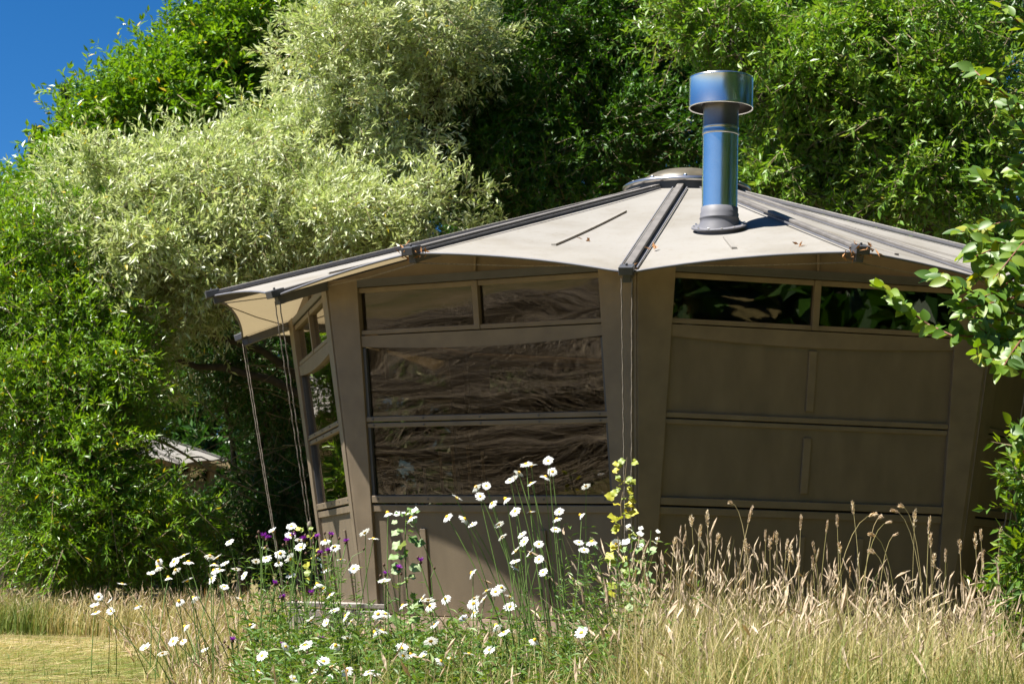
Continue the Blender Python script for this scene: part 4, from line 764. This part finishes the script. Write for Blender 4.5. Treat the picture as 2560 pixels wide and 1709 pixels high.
# ---------------------------------------------------------------- daisies
def daisy_meshes():
    P, Dd = [], []
    for v in range(6):
        n = 19; an = np.linspace(0, 2 * PI, n, endpoint=False) + RNG.normal(0, 0.07, n); droop = [0.05, -0.15, 0.35, 0.7, 0.15, -0.5][v]
        d = np.stack([np.cos(an), np.sin(an), -droop + RNG.normal(0, 0.10, n)], 1); L = RNG.uniform(0.86, 1.1, n) * 0.0185; b = np.stack([np.cos(an), np.sin(an), 0 * an], 1) * 0.0055
        d = unit(d); s = unit(np.cross(d, np.tile([0, 0, 1.0], (n, 1)))); W = 0.0034; Vv = np.stack([b - s * W * 0.35, b + s * W * 0.35, b + d * L[:, None] * 0.62 + s * W, b + d * L[:, None] + s * W * 0.45 + [0, 0, -0.0012], b + d * L[:, None] - s * W * 0.45 + [0, 0, -0.0012], b + d * L[:, None] * 0.62 - s * W], 1).reshape(-1, 3)
        o_ = (np.arange(n) * 6)[:, None]; T = np.concatenate([o_ + [0, 1, 2], o_ + [0, 2, 5], o_ + [5, 2, 3], o_ + [5, 3, 4]], 1).reshape(-1, 3)
        P.append(np_mesh('petals', Vv, T, 'petal', RNG.uniform(0, 1, len(Vv))))
        mb = MB(); hgt = [0.004, 0.0035, 0.005, 0.009, 0.004, 0.003][v]; mb.lathe((0, 0, 0), [(0.0075 * math.cos(a), hgt * math.sin(a)) for a in (0, 0.5, 1.0, 1.35, 1.56)] , 10); mb.lathe((0, 0, 0), [(0.0008, -0.006), (0.006, -0.003), (0.0075, 0.0)], 10); Dd.append(mb.mesh('disc', 'disc', True))
    return P, Dd
PET, DSC = daisy_meshes()
z5 = [(545,1085),(525,1137),(530,1172),(612,1165),(612,1108),(757,1137),(805,1368),(675,1012),(835,960),(875,888),(873,922),(930,978),(962,890),(970,936),(1017,855),(1042,890),(1035,995),(1070,1092),(990,1110),(1023,1250),(957,1330),(898,1395),(1010,1330),(1160,857),(1200,868),(1185,905),(1180,938),(1210,935),(1243,903),(1268,782),(1170,985),(1305,930),(1348,967),(1415,890),(1330,1095),(1385,1243),(1508,722),(1610,695),(1468,815),(1470,872),(1548,845),(1605,875),(1540,898),(1655,770),(1660,812),(1605,745),(1798,775),(1850,808),(1605,960),(1805,930),(1955,930),(1790,1040),(1825,1075),(1755,1015),(1848,1162),(1910,1190),(1805,1230),(1718,1213),(1940,1222),(1920,1310),(1855,1355),(1690,1350),(1580,1360),(1448,1410),(1430,1495),(1385,1550),(1788,1440),(1832,1470),(1725,1497),(1915,1493),(1808,1533),(1627,1535),(1130,1380),(1885,880),(1240,1028)]
z6 = [(632,543),(770,573),(497,660),(548,693),(612,942),(575,1135),(620,1135),(560,1243),(600,1232),(835,1045),(870,1052),(880,1088),(720,1085),(970,1047),(905,1195),(1125,895),(1140,1130),(1080,1165),(1140,1045),(1195,1050),(1135,1075),(1212,1000),(1265,1005),(1300,980),(1350,1035),(1350,1095),(1040,455),(980,565),(1085,578),(1130,610),(1150,390),(1212,385),(1175,445),(1245,487),(1325,462),(1350,350),(1375,340),(1405,305),(1445,255),(1475,265),(1575,238),(1560,330),(1600,300),(1475,368),(1380,532),(1470,537),(1640,537),(1625,577),(1795,385),(1765,557),(1305,683),(1420,670),(1435,712),(1385,765),(1470,778),(1520,725),(1620,640),(1380,830),(1385,862),(1520,815),(1545,890),(1830,712),(1755,715),(1785,760),(1975,725),(1270,1205),(1315,1245),(1495,1290),(1770,1245),(1228,1345),(1000,1395),(945,1412),(885,1295),(715,1335),(770,1370),(845,1380),(725,1380),(1110,1368),(555,1480),(520,1478),(1285,610)]
dz = [(x / 2.2111, 1000 + y / 2.2111) for x, y in z5] + [(700 + x / 2.349, 1050 + y / 2.349) for x, y in z6]
for i, (px, py) in enumerate(dz):
    if px < 420 and py < 1600: d = 11.0 + RNG.uniform(-0.4, 0.4); lab = ('white daisy leaning out over the rough straw grass near the lawn', 'daisies at the lawn edge')
    elif px < 640: d = 10.0 + RNG.uniform(-0.5, 0.5); lab = ('white daisy standing in the straw grass left of the wooden step', 'daisies in the straw grass')
    elif py < 1330 and px > 1080: d = 8.6 + RNG.uniform(-0.35, 0.35); lab = ('tall white daisy standing up against the lower window and panel', 'tall daisies before the window')
    elif px < 900 and py < 1480: d = 9.0 + RNG.uniform(-0.4, 0.4); lab = ('white daisy mixed with purple knapweed beside the left corner column', 'daisies among the knapweed')
    elif py > 1560: d = 7.6 + RNG.uniform(-0.3, 0.3); lab = ('low white daisy deep among green leaves and grass', 'low daisies in the green herbs')
    else: d = 8.2 + RNG.uniform(-0.3, 0.3); lab = ('white daisy at middle height before the lower wall panel', 'daisies before the lower wall')
    h = at(px, py, d); lean = RNG.normal(0, 0.10, 2); cxp = at(1480, 1600, d).x
    if lab[0].startswith('tall'): bx = h.x * 0.35 + cxp * 0.65 + RNG.normal(0, 0.05)
    else: bx = h.x + 0.10 + lean[0]
    base = Vector((bx, d + lean[1], 0.0)); vi = int(RNG.choice(6, p=[0.28, 0.2, 0.2, 0.12, 0.15, 0.05])); look = ['flat-petalled', 'slightly cupped', 'gently drooping', 'strongly drooping', 'wide-open', 'half-closed'][vi]
    lab = (lab[0].replace('white daisy', look + ' white daisy'), look + ' ' + lab[1]); Dz = thing('daisy', base, lab[0], 'daisy', lab[1])
    ax = Vector((-0.30 + RNG.normal(0, 0.42), -0.30 + RNG.normal(0, 0.42), 0.75)).normalized()
    sz = RNG.uniform(0.82, 1.15) * (1.0 if d < 9.5 else 1.12)
    mid = base.lerp(h, 0.6) + Vector((RNG.normal(0, 0.02), RNG.normal(0, 0.02), 0.06)); P = []
    for t in np.linspace(0, 1, 9): P.append(base * (1 - t) ** 2 + mid * 2 * t * (1 - t) + (h - ax * 0.006 * sz) * t * t)
    mb = MB(); mb.tube(P, [0.0030 - 0.0014 * q / 8 for q in range(9)], 4); st = mb.build('stem', 'stem', Dz)
    q = ax.to_track_quat('Z', 'Y').to_matrix().to_4x4() @ Matrix.Rotation(RNG.uniform(0, 6.28), 4, 'Z') @ Matrix.Scale(sz, 4); q.translation = h
    for nm, me in (('petals', PET[vi]), ('disc', DSC[vi])):
        o = bpy.data.objects.new(nm, me); COL.objects.link(o); o.parent = Dz; o.matrix_parent_inverse = Dz.matrix_world.inverted(); o.matrix_world = q

# ---------------------------------------------------------------- knapweed
kn = [(1455,748),(1478,760),(1588,775),(1620,745),(1680,765),(1752,752),(1833,742),(1768,842),(1815,830),(1912,778),(1520,1010),(1720,1060),(1560,1088),(1550,1348),(1285,1322),(1775,1320)]
kn = [(x / 2.2111, 1000 + y / 2.2111) for x, y in kn] + [(700 + x / 2.349, 1050 + y / 2.349) for x, y in ((620, 898), (825, 825), (697, 865))]
for i, (px, py) in enumerate(kn):
    d = 8.8 + RNG.uniform(-0.4, 0.4); h = at(px, py, d); base = Vector((h.x + RNG.normal(0.03, 0.06), d + RNG.normal(0, 0.05), 0)); low = py > 1440
    K = thing('knapweed', base, 'short purple knapweed half hidden in green leaves' if low else ('purple knapweed flower standing before the large window wall' if px > 900 else 'purple knapweed flower in the leafy cluster left of the corner column'), 'knapweed', 'low knapweed' if low else ('knapweed before the wall' if px > 900 else 'knapweed by the column'))
    lv = []; P = leafy_stem(lv, base, h - Vector((0, 0, 0.012)), 22, 0.070, 0.014); mb = MB(); mb.tube(P, 0.0024, 4); mb.build('stem', 'stem', K)
    o = link('leaves', np_mesh('leaves', lv[0][0], lv[0][1], 'herb', lv[0][2]), K)
    mb = MB(); mb.lathe(h - Vector((0, 0, 0.014)), [(0.001, 0), (0.0075, 0.004), (0.008, 0.009), (0.0055, 0.014)], 8); mb.build('bud', 'bud', K, smooth=True)
    n = 34; an = RNG.uniform(0, 2 * PI, n); dd = np.stack([np.cos(an), np.sin(an), RNG.uniform(0.2, 1.8, n)], 1); Vv, T = kites(np.tile(np.array(h), (n, 1)) - [0, 0, 0.002], dd, RNG.normal(0, 1, (n, 3)), RNG.uniform(0.014, 0.024, n), np.full(n, 0.0045)); link('flower', np_mesh('flower', Vv, T, 'purple', np.repeat(RNG.uniform(0, 1, n), 4)), K)
    for q in range(2):
        b2 = h + Vector((RNG.normal(0, 0.035), RNG.normal(0, 0.03), RNG.uniform(-0.05, 0.02))); mb = MB(); mb.lathe(b2 - Vector((0, 0, 0.012)), [(0.001, 0), (0.006, 0.004), (0.0055, 0.010), (0.001, 0.015)], 7); mb.build('bud', 'bud', K, smooth=True)
        mb = MB(); mb.tube([P[5], (Vector(P[6]) + b2) / 2, b2 - Vector((0, 0, 0.012))], 0.0016, 4); mb.build('side_stem', 'stem', K)

# ---------------------------------------------------------------- vine on the corner rope, felted saplings
def lobed(name, m, val):
    mb = MB(); n = 14; vs = [(0, 0.45, 0)]
    for i in range(n):
        a = 2 * PI * i / n - PI / 2; r = 0.5 * (1.0 + 0.16 * math.cos(5 * (a - PI / 2))); vs.append((r * math.cos(a), 0.48 + r * math.sin(a), 0.10 * math.sin(3 * a)))
    mb.add(vs, [(0, 1 + i, 1 + (i + 1) % n) for i in range(n)]); me = mb.mesh(name, m, True); a = me.attributes.new('rnd', 'FLOAT', 'POINT'); a.data.foreach_set('value', np.full(n + 1, val, np.float32)); return me
VL = [lobed('leaf', 'vine', v) for v in (0.1, 0.3, 0.5, 0.65, 0.8, 0.95)]; PL = [lobed('leaf', 'poplar', v) for v in (0.1, 0.35, 0.5, 0.65, 0.9, 1.0)]
def plant(name, label, cat, d, pts, n, size, meshes, stem_m='stem', tops=None):
    P = [at(x, y, d) for x, y in pts]; base = Vector((P[0].x, d, 0)); T_ = thing(name, base, label, cat); P = [base] + P
    mb = MB(); mb.tube(P, [0.005 * (1 - 0.7 * i / (len(P) - 1)) for i in range(len(P))], 5); mb.build('stem', stem_m, T_)
    for q in range(n):
        t = (q + RNG.uniform(0, 0.9)) / n * (len(P) - 2) + 1; i = min(int(t), len(P) - 2); p = P[i].lerp(P[i + 1], t - i)
        s = size * RNG.uniform(0.55, 1.15) * (1.15 - 0.55 * q / n); an = RNG.uniform(0, 2 * PI); dd = Vector((math.cos(an), math.sin(an) * 0.7, RNG.uniform(-0.7, 0.35)))
        me = meshes[int(RNG.integers(0, 4))] if (tops is None or q < n - tops) else meshes[int(RNG.integers(4, 6))]
        o = place_leaf(me, p + dd.normalized() * RNG.uniform(0.01, 0.045), dd, Vector((RNG.normal(-0.2, 0.3), -0.7, 0.7)), T_); o.matrix_world = o.matrix_world @ Matrix.Scale(s, 4)
    return T_
plant('climbing_vine', 'yellowing vine climbing the guy rope at the corner column', 'vine', 11.6, [(1560, 1560), (1548, 1420), (1556, 1330), (1552, 1260), (1562, 1200), (1568, 1142)], 64, 0.062, VL, 'twig')
plant('felted_sapling', 'pale felted sapling with silvery tip leaves beside the vine', 'sapling', 10.6, [(1600, 1560), (1592, 1440), (1580, 1360), (1583, 1315)], 26, 0.055, PL, tops=6)
plant('felted_sapling', 'leaning felted sapling with a white tip between vine and tall grass', 'sapling', 10.4, [(1590, 1580), (1610, 1440), (1625, 1370), (1628, 1325)], 22, 0.052, PL, tops=5)
plant('felted_sapling', 'upright green sapling in front of the lower panel beside the batten', 'sapling', 9.2, [(1030, 1600), (1015, 1450), (1012, 1360), (1016, 1290), (1018, 1275)], 44, 0.052, PL, tops=4)
plant('yellow_sprig', 'small sprig of yellow-green leaves by the guy rope left of the wall', 'sprig', 12.0, [(790, 1450), (785, 1380), (775, 1330), (765, 1305)], 16, 0.045, VL)

# ---------------------------------------------------------------- tall single grass stalks against the dark panel
gs = [(395,330),(487,300),(755,275),(625,252),(1040,325),(1197,360),(1250,330),(1340,245),(1480,320),(1510,335),(1560,365),(1600,435),(1575,295),(1620,268),(1710,295),(1795,335),(1800,430),(1970,470),(2060,430),(2095,410),(2215,400),(710,465),(730,495),(830,415),(895,420),(960,470),(980,505),(855,450),(1110,485),(1265,485),(1020,555),(1105,565),(1445,435),(1440,530),(1820,550),(1890,530),(2110,530),(2195,565),(300,460),(555,435),(360,440),(450,385)]
for i, (x, y) in enumerate(gs):
    px, py = 1560 + x / 2.349, 1150 + y / 2.349; d = 9.6 + RNG.uniform(-0.7, 0.9); tip = at(px, py, d); bent = i in (3, 8, 9, 10, 11, 12, 13, 32, 33)
    base = Vector((tip.x + RNG.normal(0.0, 0.05) + (0.16 if bent else 0.0) * (1 if i in (3, 12, 13, 32, 33) else -1), d + RNG.normal(0, 0.05), 0))
    g = thing('grass_stalk', base, 'tall grass stalk with arching nodding seed head before the dark panel' if bent else 'tall upright grass stalk with feathery seed head before the dark panel', 'grass stalk', 'nodding grass stalks' if bent else 'upright grass stalks')
    ctl = Vector((base.x * 0.75 + tip.x * 0.25, d, tip.z * (1.02 if bent else 0.7))); K = 10; P = [base * (1 - t) ** 2 + ctl * 2 * t * (1 - t) + tip * t * t for t in np.linspace(0, 1, K)]
    mb = MB(); mb.tube(P, [0.0024 - 0.0013 * q / (K - 1) for q in range(K)], 4); me = mb.build('stem', 'grass', g); a = me.data.attributes.new('rnd', 'FLOAT', 'POINT'); a.data.foreach_set('value', np.full(len(me.data.vertices), RNG.uniform(0.45, 0.8), np.float32))
    n = 34; L = RNG.uniform(0.075, 0.12); t = np.linspace(1 - L / (tip - base).length * 1.0, 1, n); pos = np.array([tuple(base * (1 - q) ** 2 + ctl * 2 * q * (1 - q) + tip * q * q) for q in t]); dirv = np.array(tuple((P[-1] - P[-2]).normalized()))
    rv = RNG.normal(0, 1, (n, 3)); prof = np.sin(PI * np.linspace(0.12, 0.95, n)); dd = dirv + unit(rv) * RNG.uniform(0.25, 0.7)
    Vv, T = kites(pos + unit(rv) * 0.002, dd, rv, 0.018 * (0.6 + prof * 0.6), 0.0060 * (0.5 + prof)); link('seed_head', np_mesh('seed_head', Vv, T, 'seed', np.repeat(np.clip(RNG.uniform(0.2, 0.9) + RNG.normal(0, 0.1, n), 0, 0.95), 4)), g)
